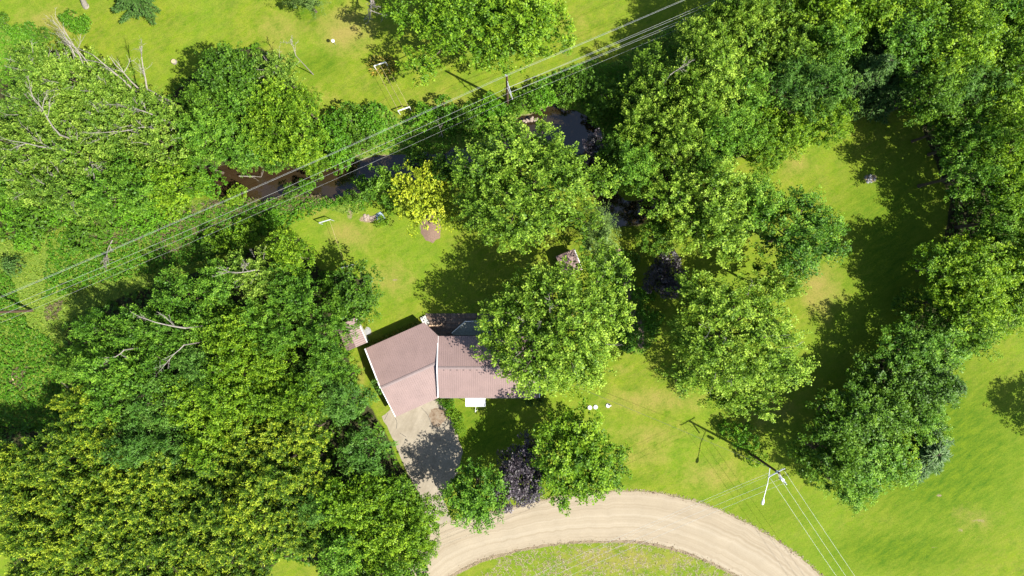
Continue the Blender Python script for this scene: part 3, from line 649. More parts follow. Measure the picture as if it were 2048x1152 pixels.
plant('lime2', 138, -78, 60, 14, 'tree beyond the top border, pale trunk foot showing')
plant('oak0', 1316, 470, 40, 8, 'small dark tree beside the head of the garden path')
plant('oak1', 1232, 300, 46, 9, 'dark green tree in shade right of the open stream pool')

# ------------------------------------------------------------------ shrubs
for x, y, r_, h, lb, mt in [
 (140, 38, 16, 2.2, 'bright green shrub on the upper left lawn, its upper left lobe', None), (166, 52, 18, 2.2, 'bright green shrub on the upper left lawn, its lower right lobe', None),
 (2, 42, 18, 2.6, 'dark shrub at the left border of the upper lawn', 'oak'), (36, 66, 16, 2, 'leftmost low shrub of the hedge below the upper left lawn', None), (62, 68, 17, 2, 'middle low shrub of the hedge below the upper left lawn', None), (90, 74, 17, 2, 'rightmost low shrub of the hedge below the upper left lawn', None),
 (30, 530, 19, 2.6, 'dark green shrub alone in the left meadow', 'cedar'), (1478, 868, 26, 3.4, 'round green shrub crossed by the utility pole shadow', None), (1512, 912, 21, 2.6, 'smaller yellow-green shrub at the foot of the corner pole', 'lime'),
 (898, 812, 13, 1.6, 'shrub at the house end of the driveway hedge', None), (908, 828, 13, 1.6, 'second shrub of the driveway hedge from the house', 'lime'), (914, 843, 13, 1.6, 'third shrub of the driveway hedge from the house', 'lime'), (920, 857, 12, 1.4, 'last yellow-green shrub of the driveway hedge, farthest from house', 'lime'),
 (884, 800, 10, 1.6, 'dark shrub in the corner between garage and house', 'oak'), (1060, 802, 9, 2.2, 'left one of two small rounded evergreens in front of the house', 'cedar'), (1079, 804, 9, 2.2, 'right one of two small rounded evergreens in front of the house', 'cedar'),
 (664, 252, 28, 3.0, 'bramble bush of the stream hedge, first from the left', None), (702, 240, 30, 3.0, 'bramble bush of the stream hedge, second from the left', None), (744, 238, 30, 3.0, 'bramble bush of the stream hedge, third from the left', None), (676, 290, 30, 2.6, 'bramble bush below the stream hedge, near the stream bend', None), (725, 282, 26, 2.2, 'bramble bush below the stream hedge, near the power lines', None),
 (850, 236, 26, 2.8, 'bramble bush right of the clothes line frame', None), (892, 228, 26, 2.6, 'second bramble bush right of the clothes line frame', None), (936, 232, 28, 2.8, 'bramble bush halfway between clothes line frame and utility pole', None), (978, 216, 26, 2.6, 'bramble bush just left of the utility pole base', None), (1004, 240, 28, 2.6, 'bramble bush just below the utility pole base', None), (1046, 208, 26, 2.8, 'bramble bush just right of the utility pole base', None), (1082, 190, 28, 3, 'bramble bush between the utility pole and the stream pool', None), (1022, 258, 16, 1.4, 'bramble bush on the left bank of the stream pool', None), (1130, 182, 28, 2.6, 'bramble bush above the stream pool', None), (1196, 214, 30, 2.8, 'dark bramble bush above right of the stream pool', 'oak'), (1160, 170, 28, 3.0, 'shaded bramble bush under the power lines above the pool', 'oak'), (1215, 190, 30, 3.4, 'shaded bush at the left foot of the upper right wood', 'oak'),
 (424, 366, 26, 3.2, 'leafy bush closing the left end of the open brown water', None), (392, 372, 26, 3, 'leafy bush in the grove corner left of the open water', None), (628, 336, 22, 3.2, 'leafy bush added to shade the far water edge below the power lines', None), (676, 322, 24, 3, 'leafy bush added to shade the water right of the stream bend', None), (836, 316, 26, 3, 'shaded bush on the far bank above the golden tree', 'oak'),  # the two far-side bushes near the stream bend are added to shade the water
 (580, 382, 15, 1.6, 'small bush on the near bank below the stream bend', None), (612, 376, 16, 1.8, 'small leafy bush at the water edge below the power lines', None), (474, 392, 20, 2, 'bush on the near bank at the left end of the brown water', 'lime'), (700, 398, 18, 1.6, 'low bush on the near bank by the rock pile', None), (720, 366, 15, 1.6, 'low bush dipping over the near water edge', None),
 (30, 430, 30, 2.6, 'leftmost leafy bush under the upper left grove', None), (78, 446, 34, 2.8, 'second leafy bush under the upper left grove', None), (124, 420, 32, 2.4, 'third leafy bush under the upper left grove', None), (166, 462, 34, 1.8, 'dark ivy mound in the left thicket', 'oak'), (214, 440, 34, 2.0, 'second dark ivy mound in the left thicket', 'oak'), (262, 426, 32, 2.2, 'leafy bush right of the ivy mounds', None), (310, 430, 30, 2.2, 'leafy bush in the left thicket near the power lines', None), (352, 412, 30, 2.2, 'leafy bush in the left thicket close to the stream', 'lime'), (60, 480, 26, 2, 'lowest leafy bush at the left meadow edge', None),
 (446, 482, 26, 2.4, 'yellow-green bush at the lower edge of the power line strip', 'lime'), (500, 462, 26, 2.4, 'yellow-green bush beside the corner of the back lawn', 'lime'), (545, 440, 18, 2, 'bush at the left corner of the back lawn', None), (420, 500, 22, 2, 'shaded bush above the lower left wood', 'oak'),
 (1215, 540, 24, 1.6, 'vine mound left of the garden path, upper', None), (1234, 600, 24, 1.6, 'vine mound left of the garden path, middle', None), (1256, 668, 24, 1.8, 'vine mound left of the garden path, lower', None), (1262, 520, 16, 1.4, 'vine mound right of the garden path, upper', None), (1300, 640, 24, 1.6, 'vine mound right of the garden path, lower', None), (1285, 590, 18, 1.4, 'vine mound right of the garden path, middle', None),
 (1812, 612, 30, 3.4, 'low green bush in shade at the foot of the right tree line', None), (762, 445, 12, 1.2, 'low plant in front of the blue tarp', 'lime')]:
    o = plant(key('bush'), x, y, r_ * 1.05, h, lb, 'shrub', 'shrubs and brambles' if mt is None else None)
    if mt:
        for ch in o.children:
            if ch.name.startswith('crown'):
                ch.data = ch.data.copy(); ch.data.materials[0] = M[mt]

# ------------------------------------------------------------------ undergrowth and brush (uncountable)
def poly_pts(poly, dens):
    a = np.array([P(*q)[:2] for q in poly]); lo = a.min(0); hi = a.max(0)
    n = int(dens * (hi[0] - lo[0]) * (hi[1] - lo[1])); q = rng.uniform(lo, hi, (n, 2))
    return q[inpoly(q[:, 0], q[:, 1], a)]
def gh(q):
    ix = np.clip(((q[:, 0] + GX) / GS).astype(int), 0, nxv - 1); iy = np.clip(((q[:, 1] + GY) / GS).astype(int), 0, nyv - 1); return ix, iy
def growth(name, polys, mat, dens, hmax, label, L=0.3, Wd=0.14, nl=5, tint0=0.45, up=0.5, patch=0.0, cat='undergrowth', ts=0.13):
    q = np.concatenate([poly_pts(p, dens) for p in polys]); ix, iy = gh(q); q = q[Z[iy, ix] > -0.75]; ix, iy = gh(q)
    f1 = np.sin(q[:, 0] * 0.9 + np.sin(q[:, 1] * 0.7) * 2) * np.sin(q[:, 1] * 1.1 + np.sin(q[:, 0] * 0.5) * 2)
    f2 = np.sin(q[:, 0] * 2.9 + np.sin(q[:, 1] * 2.3) * 2) * np.sin(q[:, 1] * 3.1 + 1)
    f = 0.6 * f1 + 0.4 * f2
    if patch: s = f + rng.normal(size=len(q)) * 0.25 > patch; q = q[s]; f = f[s]; ix = ix[s]; iy = iy[s]
    z = Z[iy, ix] + np.clip((0.45 + 0.5 * f) * hmax, 0.012, None) * rng.uniform(0.5, 1, len(q))
    n = len(q); N = n * nl; c = np.repeat(np.column_stack([q, z]), nl, 0)
    d = rng.normal(size=(N, 3)); d[:, 2] = np.abs(d[:, 2]) * up; nor = np.array([0, 0, 1]) + rng.normal(size=(N, 3)) * 0.45
    s = rng.uniform(0.6, 1.3, N); v = kites(c, nrm(d), nor, L * s, Wd * s)
    tint = np.clip(tint0 + np.repeat(rng.normal(size=n) * ts + f * 0.12, nl) + rng.normal(size=N) * 0.07, 0, 1)
    o = leafmesh(name, v, tint, M[mat]); return props(o, label, cat, kind='stuff')
growth('meadow_weeds', [ROUGH[0]], 'weed', 8, 0.5, 'rough weeds and tall grass of the left meadow', L=0.26, Wd=0.09)
growth('meadow_brambles', [[(-60, 560), (20, 540), (60, 650), (140, 700), (130, 860), (-60, 870)], [(100, 470), (420, 420), (560, 400), (700, 400), (640, 425), (540, 470), (420, 520), (200, 570), (90, 600)]], 'bush', 14, 1.3, 'low leafy brambles scattered over the left meadow', patch=0.0, L=0.24, Wd=0.15)
growth('dry_brush', [[(320, 445), (420, 400), (520, 385), (640, 385), (680, 400), (560, 430), (480, 440), (400, 480), (330, 530), (300, 480)], [(90, 610), (130, 600), (120, 640), (95, 640)], [(180, 430), (300, 440), (280, 500), (160, 480)], [(20, 740), (60, 730), (50, 780), (20, 780)], [(640, 285), (760, 280), (740, 310), (660, 330)]], 'brown', 20, 0.6, 'brown dry brush under the power lines', patch=0.0, L=0.3, Wd=0.06, up=1.2)
growth('stream_thicket', [ROUGH[1]], 'bush', 11, 0.9, 'green thicket growing on the far stream bank')
growth('bank_weeds', [[(440, 385), (560, 378), (640, 392), (730, 388), (750, 410), (720, 425), (660, 412), (560, 425), (480, 420), (400, 440), (360, 430)]], 'bush', 10, 0.6, 'leafy weeds on the near stream bank', patch=-0.2)
growth('left_edge_weeds', [ROUGH[2]], 'bush', 9, 0.7, 'green weeds along the left border below the upper lawn')
growth('path_vines', [ROUGH[3], [(1150, 480), (1200, 470), (1215, 560), (1190, 600)]], 'bush', 9, 0.5, 'creeping vines on both sides of the shaded garden path', patch=-0.3)
growth('wood_edge_weeds', [ROUGH[4], [(1380, 300), (1480, 280), (1400, 340)]], 'bush', 8, 0.9, 'shaded weeds between the power line and the upper right wood')
growth('forest_undergrowth', WOODS, 'oak', 3.2, 1.6, 'dark undergrowth beneath the woods', L=0.5, Wd=0.3, nl=4)

growth('verge_grass', [[(1000, 1115), (1100, 1095), (1240, 1084), (1360, 1100), (1480, 1150), (1480, 1170), (930, 1170)]], 'straw', 6, 0.02, 'dry straw on the grass island inside the road bend', L=0.35, Wd=0.05, patch=0.0, up=0.1, tint0=0.6, cat='grass')

# straw fringe along the road
def fringe(line, a, b, w):
    pl = [line[k] for k in range(int(a * len(line)), int(b * len(line)))]; up_ = []; dn = []
    for k, q in enumerate(pl):
        d = np.array(pl[min(k + 1, len(pl) - 1)]) - np.array(pl[max(k - 1, 0)]); d = d / max(np.linalg.norm(d), 1e-6); nn_ = np.array([-d[1], d[0]]); up_.append(q + nn_ * w); dn.append(q - nn_ * w)
    return up_ + dn[::-1]
growth('verge_straw', [fringe(outer, .25, .95, 4.5), fringe(inner, .15, .92, 5.5)], 'straw', 22, 0.02, 'dry straw fringe along both edges of the gravel road', L=0.26, Wd=0.05, patch=0.0, up=0.08, tint0=0.6, cat='grass')
# clods along the road edges
m = MB()
for line, rngs, off in ((outer, (0.42, 0.95), -3), (inner, (0.2, 0.9), 2)):
    n = len(line)
    for i in range(90):
        u = random.uniform(*rngs) * (n - 1); k = int(u); q = line[k] + (line[min(k + 1, n - 1)] - line[k]) * (u - k)
        w = P(q[0] + random.gauss(0, 2.5), q[1] + off + random.gauss(0, 2.5)); s = random.uniform(0.04, 0.12)
        m.cur = random.choice((0, 0, 1)); m.box((w.x, w.y, s * 0.25 + 0.02), (s * random.uniform(1, 2.4), s, s * 0.6), random.uniform(0, 3))
props(m.build('verge_clods', [M['mulch'], M['clod']]), 'clods of earth and gravel along the road edges', 'gravel', kind='stuff')

# ------------------------------------------------------------------ house
ez = 2.9
HX0, HX1 = P(877, 0, 3.2).x, P(1078, 0, 3.2).x
HN, HS = P(0, 672, 3.2).y, P(0, 795, 3.2).y
house = empty('house', ((HX0 + HX1) / 2, (HN + HS) / 2, 0), 'single storey house with dusty red ribbed metal roof and angled garage', 'house')
hp = house.location
def H(m, name, mats, parent=None):
    """build in world coordinates, parented to the house"""
    m.v = [(x - hp.x, y - hp.y, z) for x, y, z in m.v]
    return m.build(name, mats, parent or house)
me3, mr3 = 3.2, 4.55; RY = (HN + HS) / 2
# garage frame
Aw = P(731, 697, ez); Bw = P(848, 645, ez); Ew = P(791, 834, ez)
u = (Bw - Aw).normalized(); vv = Vector((u.y, -u.x, 0)); wid = (Ew - Aw).dot(vv); ridge_v = wid * 0.56; gr = ez + 1.15
def gz(p): d = (p - Aw).dot(vv); return ez + (gr - ez) * (d / ridge_v if d < ridge_v else (wid - d) / (wid - ridge_v))
gx = HX0 - 0.04
def on_x(d):  # point on the line x = gx at v distance d
    s = (gx - Aw.x - vv.x * d) / u.x; return Aw + u * s + vv * d
Cy = P(877, 671, 3.3).y
d_c = None
Cw = Vector((gx, HN + 0.05, 0)); 
def z3(p): p = p.copy(); p.z = gz(p); return p
Gw = on_x(ridge_v); Dw = on_x(wid); Fw = Aw + vv * ridge_v; Ew = Aw + vv * wid
Dn = Dw - vv * 0.01
N_poly = [z3(Aw), z3(Fw), z3(Gw), z3(Cw), z3(Bw)]
S_poly = [z3(Fw), z3(Ew), z3(Dn), z3(Gw)]
m = MB(); m.slab(N_poly, 0.10); rgN = H(m, 'garage_roof', M['roof']); rgN['label'] = 'rear slope of the garage roof'
m = MB(); m.slab(S_poly, 0.10); rgS = H(m, 'garage_roof', M['roof']); rgS['label'] = 'front slope of the garage roof'
# ribs on garage slopes: run along v, every 0.30 m of u
def clip_len(s, d0, d1):
    """keep the part of the rib line (u = s) that lies left of x = gx and inside the cut corner"""
    a, b = d0, d1; res = []
    for k in range(41):
        d = d0 + (d1 - d0) * k / 40; p = Aw + u * s + vv * d
        ok = p.x < gx - 0.02
        # cut corner B-C
        bc = Cw - Bw; nrm2 = Vector((-bc.y, bc.x, 0)); 
        if s > (Bw - Aw).length and (p - Bw).dot(nrm2) > 0: ok = False
        if ok: res.append(d)
    return (min(res), max(res)) if res else None
for (d0, d1, par, nm) in ((0.03, ridge_v - 0.12, rgN, 'N'), (ridge_v + 0.12, wid - 0.03, rgS, 'S')):
    m = MB(); s = 0.15
    while s < (gx - Aw.x) / u.x + 6:
        c2 = clip_len(s, d0, d1)
        if c2 and c2[1] - c2[0] > 0.2:
            a = z3(Aw + u * s + vv * c2[0]); b = z3(Aw + u * s + vv * c2[1])
            for w2, h2 in ((0.055, 0.022),):
                su = u * w2 / 2
                vs_ = [a - su, a + su, b + su, b - su]; up_ = Vector((0, 0, h2))
                top = [p + up_ for p in (a - su * .45, a + su * .45, b + su * .45, b - su * .45)]
                m.add([tuple(p + Vector((0, 0, .002))) for p in vs_] + [tuple(p) for p in top], [(4, 5, 6, 7), (0, 1, 5, 4), (1, 2, 6, 5), (2, 3, 7, 6), (3, 0, 4, 7)])
        s += 0.30
    o = H(m, 'roof_ribs', M['seam'], par)
m = MB()
a = z3(Fw); b = z3(Gw); m.cur = 0
for sgn in (-1, 1):
    q = vv * 0.22 * sgn; m.slab([tuple(a + Vector((0, 0, .075))), tuple(b + Vector((0, 0, .075))), tuple(z3(b + q) + Vector((0, 0, .06))), tuple(z3(a + q) + Vector((0, 0, .06)))][::sgn], 0.03)
H(m, 'ridge_cap', M['ridge'])
# main roof
def mslope(y): return me3 + (mr3 - me3) * (1 - abs(y - RY) / ((HN - HS) / 2))
for nm, y0, y1 in (('rear', HN, RY), ('front', RY, HS)):
    m = MB(); m.slab([(HX0, y0, mslope(y0)), (HX0, y1, mslope(y1)), (HX1, y1, mslope(y1)), (HX1, y0, mslope(y0))], 0.10)
    ro = H(m, 'roof', M['roof']); ro['label'] = nm + ' slope of the main roof'
    m = MB(); x = HX0 + 0.22
    ya, yb = (y0 - 0.02, y1 + 0.12) if nm == 'rear' else (y0 - 0.12, y1 + 0.02)
    while x < HX1 - 0.1:
        a = [(x - .028, ya), (x + .028, ya), (x + .028, yb), (x - .028, yb)]; t2 = [(x - .014, ya), (x + .014, ya), (x + .014, yb), (x - .014, yb)]
        m.add([(p[0], p[1], mslope(p[1]) + .002) for p in a] + [(p[0], p[1], mslope(p[1]) + .024) for p in t2], [(4, 5, 6, 7), (0, 1, 5, 4), (1, 2, 6, 5), (2, 3, 7, 6), (3, 0, 4, 7)])
        x += 0.30
    H(m, 'roof_ribs', M['seam'], ro)
m = MB()
for s_ in (-1, 1):
    y1 = RY + 0.2 * s_; q = [(HX0, RY, mr3 + .085), (HX1, RY, mr3 + .085), (HX1, y1, mslope(y1) + .06), (HX0, y1, mslope(y1) + .06)]
    m.slab(q if s_ < 0 else q[::-1], 0.03)
H(m, 'ridge_cap', M['ridge'])
m = MB()
for k in range(9): m.box((HX0 + 0.9 + k * 0.92, RY - 0.33, mslope(RY - 0.33) + 0.06), (0.16, 0.07, 0.05))
H(m, 'ridge_vent_screws', M['dark'])
# rake boards
def board(name, pts, w, th, mat):
    m = MB()
    for a, b in zip(pts[:-1], pts[1:]):
        a = Vector(a); b = Vector(b); d = (b - a); d.z = 0; d.normalize(); n = Vector((d.y, -d.x, 0)) * w
        vs_ = [a, b, b + n, a + n]; m.slab([tuple(p) for p in vs_], th)
    return H(m, name, mat)
board('rake_board', [(HX0, HS, me3 + .06), (HX0, RY, mr3 + .09), (HX0, HN, me3 + .06)], -0.13, 0.24, M['white'])
board('rake_board', [(HX1, HN, me3 + .06), (HX1, RY, mr3 + .09), (HX1, HS, me3 + .06)], -0.13, 0.24, M['white'])
a_w = z3(Aw) + Vector((0, 0, .05)); f_w = z3(Fw) + Vector((0, 0, .05)); e_w = z3(Ew) + Vector((0, 0, .05))
board('rake_board', [a_w, f_w], 0.16, 0.24, M['white'])
board('rake_board', [f_w, e_w], 0.09, 0.24, M['white'])
# walls (gabled) set in from the eaves
m = MB(); ov = 0.45
x0, x1, yn, ys_ = HX0 + 0.15, HX1 - 0.3, HN - ov, HS + ov
zt = lambda y: mslope(y) - 0.12
vs_ = []
for x in (x0, x1): vs_ += [(x, yn, 0), (x, yn, zt(yn)), (x, RY, zt(RY)), (x, ys_, zt(ys_)), (x, ys_, 0)]
m.add(vs_, [(0, 1, 2, 3, 4), (9, 8, 7, 6, 5), (0, 5, 6, 1), (3, 8, 9, 4)]); H(m, 'wall', M['cream'])
gi = lambda s, d: Aw + u * s + vv * d
m = MB(); fp = [gi(.35, .45), gi(.35, ridge_v), gi(.35, wid - .6)]; bx = x0 - 0.02
def at_x(d, x): s = (x - Aw.x - vv.x * d) / u.x; return Aw + u * s + vv * d
ring_ = [gi(.35, .45), gi((Bw - Aw).length - .25, .45), Vector((bx, HN - 0.5, 0)), at_x(ridge_v, bx), at_x(wid - .6, bx), gi(.35, wid - .6), gi(.35, ridge_v)]
vs_ = [(p.x, p.y, 0) for p in ring_] + [(p.x, p.y, gz(p) - 0.11) for p in ring_]; n = len(ring_)
m.add(vs_, [(i, (i + 1) % n, n + (i + 1) % n, n + i) for i in range(n)]); H(m, 'wall', M['cream'])
# garage door, front door, windows
gdv = wid - .6 + 0.03; ang = math.atan2(u.y, u.x)
c = gi(3.2, gdv); m = MB()
for k in range(4): m.box((c.x, c.y, 0.27 + k * 0.53), (4.6, 0.05, 0.51), ang)
gd = H(m, 'garage_door', M['white'])
def window(cx, cy, cz, w, h, a, n):
    m = MB(); q = Vector((math.cos(a), math.sin(a), 0)); 
    for s_ in (-1, 1): m.box((cx + q.x * s_ * (w / 2), cy + q.y * s_ * (w / 2), cz), (0.08, 0.10, h + 0.08), a)
    for s_ in (-1, 1): m.box((cx, cy, cz + s_ * h / 2), (w - 0.08, 0.10, 0.08), a)
    fr = H(m, 'window', M['white']); m = MB(); m.box((cx, cy, cz), (w - 0.08, 0.03, h - 0.08), a); H(m, 'pane', M['glass'], fr)
for x in (HX0 + 2.2, HX0 + 8.2, HX0 + 11.0): window(x, ys_ - 0.05, 1.6, 1.3, 1.1, 0, 0)
for x in (HX0 + 6.5, HX0 + 9.5, HX0 + 12): window(x, yn + 0.05, 1.6, 1.2, 1.1, 0, 0)
window(x1 + 0.05, RY, 1.6, 1.2, 1.1, math.pi / 2, 0)
c = gi(.32, 4.2); window(c.x, c.y, 1.6, 1.0, 0.9, ang + math.pi / 2, 0)
m = MB(); dx = HX0 + 4.9; m.box((dx, ys_ - 0.04, 1.05), (0.95, 0.06, 2.1)); dr = H(m, 'door', M['door'])
m = MB(); m.tube([(dx + .35, ys_ - .07, 1.0), (dx + .35, ys_ - .15, 1.0)], 0.03); H(m, 'handle', M['galv'], dr)
# front gutter, roof vent pipe
m = MB(); m.box(((HX0 + HX1) / 2, HS - 0.05, me3 - 0.06), (HX1 - HX0 - 0.4, 0.10, 0.10)); H(m, 'gutter', M['ridge'])
q = P(977, 707, 4.1); m = MB(); m.tube([(q.x, q.y, mslope(q.y) - .05), (q.x, q.y, mslope(q.y) + .5)], 0.09, 10); H(m, 'vent_pipe', M['white'])
# white porch roof over the front door
xa, xb = P(931, 0, 2.7).x, P(971, 0, 2.7).x; yb = P(0, 813, 2.6).y; yt = HS + 0.1
m = MB(); m.slab([(xa, yt, 2.98), (xa, yb, 2.62), (xb, yb, 2.62), (xb, yt, 2.98)], 0.06)
po = H(m, 'porch_roof', M['white'])
m = MB(); m.box(((xa + xb) / 2, yb + 0.03, 2.63), (xb - xa, 0.07, 0.14)); m.box((xa + .03, (yt + yb) / 2, 2.8), (0.05, yt - yb - 0.1, 0.2)); m.box((xb - .03, (yt + yb) / 2, 2.8), (0.05, yt - yb - 0.1, 0.2))
m.box((xb - 0.6, (yt + yb) / 2 + .1, 2.84), (0.04, yt - yb - 0.4, 0.05)); m.box(((xa + xb) / 2, yb + 0.28, 2.72), (xb - xa - .3, 0.05, 0.05)); H(m, 'porch_trim', M['galv'], po)
m = MB()
for x in (xa + .12, xb - .12): m.tube([(x, yb + .12, 0), (x, yb + .12, 2.56)], 0.05, 8)
H(m, 'porch_post', M['white'], po)
m = MB(); m.box(((xa + xb) / 2, (yt + yb) / 2, 0.1), (2.4, yt - yb, 0.2)); props(H(m, 'porch_step', M['concrete']))
rp = P(951, 822); m = MB(); ra = ((xa + xb) / 2, yb - 0.02)
m.tube([(ra[0], ra[1], 0.3), (ra[0], ra[1], 1.05), (rp.x, rp.y, 0.9), (rp.x, rp.y, -0.1)], 0.03, 6); m.tube([(rp.x, rp.y, 0.9), (rp.x + 0.25, rp.y + .25, 0.7), (rp.x + .27, rp.y + .27, 0)], 0.03, 6)
m.v = [(x - ra[0], y - ra[1], z) for x, y, z in m.v]; o = m.build('handrail', M['white']); o.location = (ra[0], ra[1], 0); props(o, 'white metal handrail leading away from the porch', 'handrail')

# patio of square pavers behind the house
patio = empty('patio', P(930, 648), 'brown paved patio behind the house, half in tree shade', 'patio')
pp_ = [P(857, 629), P(1040, 627), P(1040, 672), P(880, 672), P(846, 646)]
arr = [(p.x, p.y) for p in pp_]; me_pav = None; cs = 0.74; cntp = 0
x = arr[0][0] - 1
pc = patio.location; gxs = np.arange(min(a[0] for a in arr), max(a[0] for a in arr), cs); gys = np.arange(min(a[1] for a in arr), max(a[1] for a in arr), cs)
mb = MB(); mb.add([(-.355, -.355, 0), (.355, -.355, 0), (.355, .355, 0), (-.355, .355, 0), (-.335, -.335, .05), (.335, -.335, .05), (.335, .335, .05), (-.335, .335, .05)], [(4, 5, 6, 7), (0, 1, 5, 4), (1, 2, 6, 5), (2, 3, 7, 6), (3, 0, 4, 7)])
pav0 = mb.build('paver', M['paver'], patio); first = True
for ax in gxs:
    for ay in gys:
        if not inpoly(np.array([ax]), np.array([ay]), arr)[0]: continue
        if first: o = pav0; first = False
        else: o = pav0.copy(); C.objects.link(o); o.parent = patio
        o.location = (ax - pc.x, ay - pc.y, 0.01 + random.uniform(0, .012)); o.rotation_euler = (0, 0, random.gauss(0, .01)); cntp += 1
m = MB(); m.prism([(a[0] - pc.x, a[1] - pc.y) for a in arr], 0.0, 0.022); m.build('bedding', M['mulch'], patio)
# raised deck, diagonal boards, white railing
dk = empty('deck', P(955, 655), 'raised deck with diagonal boards and white railing behind the house', 'deck'); dc = dk.location
dpoly = [P(931, 643, .6), P(1045, 641, .6), P(1045, 671, .6), P(906, 671, .6), P(904, 667, .6)]
dp2 = [(p.x - dc.x, p.y - dc.y) for p in dpoly]; m = MB(); m.prism(dp2, 0.0, 0.52); m.build('deck_base', M['deck'], dk)
m = MB(); dirb = Vector((math.cos(R(-48)), math.sin(R(-48)), 0)); nb_ = Vector((-dirb.y, dirb.x, 0))
for k in range(-70, 70):
    line = [dirb * t2 + nb_ * k * 0.2 for t2 in np.arange(-12, 12, 0.08)]
    ins = inpoly(np.array([p.x for p in line]), np.array([p.y for p in line]), dp2); idn = np.where(ins)[0]
    if len(idn) > 2:
        a, b = line[idn[0]], line[idn[-1]]; mid = (a + b) / 2; m.box((mid.x, mid.y, 0.545), ((b - a).length, 0.155, 0.045), R(-48))
o = m.build('deck_boards', M['deck'], dk); o['kind'] = 'stuff'
rl = [P(904, 666, 1.5), P(930, 643, 1.5), P(981, 641, 1.5), P(1040, 641, 1.5)]; rl = [Vector((p.x - dc.x, p.y - dc.y, 0)) for p in rl]
m = MB()
for a, b in zip(rl[:-1], rl[1:]):
    for z_ in (1.5, 0.75): m.tube([a + Vector((0, 0, z_)), b + Vector((0, 0, z_))], 0.06 if z_ > 1 else 0.03, 4)
m.build('railing', M['white'], dk)
for a, b in zip(rl[:-1], rl[1:]):
    n = max(1, int((b - a).length / 1.6))
    for k in range(n):
        m = MB(); p = a.lerp(b, k / n); m.box((p.x, p.y, 1.02), (0.1, 0.1, 1.05)); m.build('railing_post', M['white'], dk)
# low brick edging
bw = empty('garden_wall', P(876, 650), 'low tan brick edging of the patio corner beside the garage', 'wall'); bc_ = bw.location; m0 = None
bl = [P(858, 651), P(882, 650), P(893, 638), P(889, 635)]
for a, b in zip(bl[:-1], bl[1:]):
    n = max(1, int((b - a).length / 0.3)); an = math.atan2((b - a).y, (b - a).x)
    for k in range(n):
        for row in range(2):
            p = a.lerp(b, (k + .5) / n)
            if m0 is None: mm = MB(); mm.box((0, 0, 0), (0.27, 0.2, 0.11)); m0 = mm.build('brick', M['brick'], bw); o = m0
            else: o = m0.copy(); C.objects.link(o); o.parent = bw
            o.location = (p.x - bc_.x + random.gauss(0, .008), p.y - bc_.y + random.gauss(0, .008), 0.12 + row * 0.12); o.rotation_euler = (0, 0, an + random.gauss(0, .03))
st = empty('garden_bench', P(850, 641), 'pale plank step at the patio corner by the garage', 'step'); 
mm = MB(); mm.box((0, 0, 0.3), (0.26, 1.3, 0.05)); first = mm.build('plank', M['concrete'], st)
for k in range(3):
    o = first if k == 0 else first.copy()
    if k: C.objects.link(o); o.parent = st
    o.location = ((k - 1) * 0.3, 0, 0); 
mm = MB(); mm.box((0, -.45, .14), (0.85, .08, .26)); mm.box((0, .45, .14), (0.85, .08, .26)); mm.build('frame', M['plank'], st); st.rotation_euler = (0, 0, R(28))
st.name = 'wooden_step'

# ------------------------------------------------------------------ small buildings
def shed(x, y, w, l, rot, h, rh, label, mats):
    s = empty('garden_shed', P(x, y, h), label, 'shed', rz=rot); s.location.z = 0
    m = MB(); n = [(-w / 2 + .15, 0), (w / 2 - .15, 0)]
    y0, y1 = -l / 2 + .15, l / 2 - .15; xa_, xb_ = -w / 2 + .15, w / 2 - .15
    zz = lambda x_: h + (rh - h) * (1 - abs(x_) / (w / 2)) - .06
    vs_ = []
    for y_ in (y0, y1): vs_ += [(xa_, y_, 0), (xb_, y_, 0), (xb_, y_, zz(xb_)), (0, y_, zz(0)), (xa_, y_, zz(xa_))]
    m.add(vs_, [(0, 1, 2, 3, 4), (9, 8, 7, 6, 5), (0, 4, 9, 5), (1, 6, 7, 2)]); m.build('wall', M['cream'], s)
    for sg in (-1, 1):
        m = MB(); q = [(0, -l / 2, rh), (0, l / 2, rh), (sg * w / 2, l / 2, h), (sg * w / 2, -l / 2, h)]; m.slab(q if sg < 0 else q[::-1], .06); rr = m.build('roof', mats, s)
        m = MB(); yy = -l / 2 + .15
        while yy < l / 2:
            m.add([(sg * .05, yy - .03, rh - .02 + .0), (sg * .05, yy + .03, rh - .02), (sg * w / 2, yy + .03, h + .002), (sg * w / 2, yy - .03, h + .002), (sg * .05, yy, rh + .03), (sg * w / 2, yy, h + .04)], [(0, 4, 5, 3), (1, 2, 5, 4), (2, 3, 5)]); yy += .3
        m.build('roof_ribs', M['seam'], rr)
    m = MB(); m.box((0, y1 + .03, 1.0), (0.9, .05, 1.9)); d_ = m.build('door', M['white'], s)
    m = MB(); m.box((w / 2 + .05, 0, h - .02), (.1, l, .12)); m.build('gutter', M['white'], s)
    return s
shed(703, 669, 3.1, 3.9, R(24), 2.3, 2.9, 'small shed with dusty red roof half under trees left of garage', M['roof'])
shed(1138, 526, 2.8, 3.2, R(22), 2.0, 2.6, 'small red-roofed shed peeking between the two large maples', M['roof'])

# ------------------------------------------------------------------ utility poles and wires
def attach(pole_loc, off): return Vector(pole_loc) + Vector(off)
LD = (P(1015, 205) - P(66, 621)).normalized(); LP = Vector((-LD.y, LD.x, 0))
pb = [P(66, 621), P(1015, 206)]; pb.append(pb[1] + (pb[1] - pb[0]) * 0.97)
labels = ['brown utility pole in the meadow at the left border', 'brown utility pole above the stream hedge, carrying five lines', 'utility pole of the stream line beyond the top border']
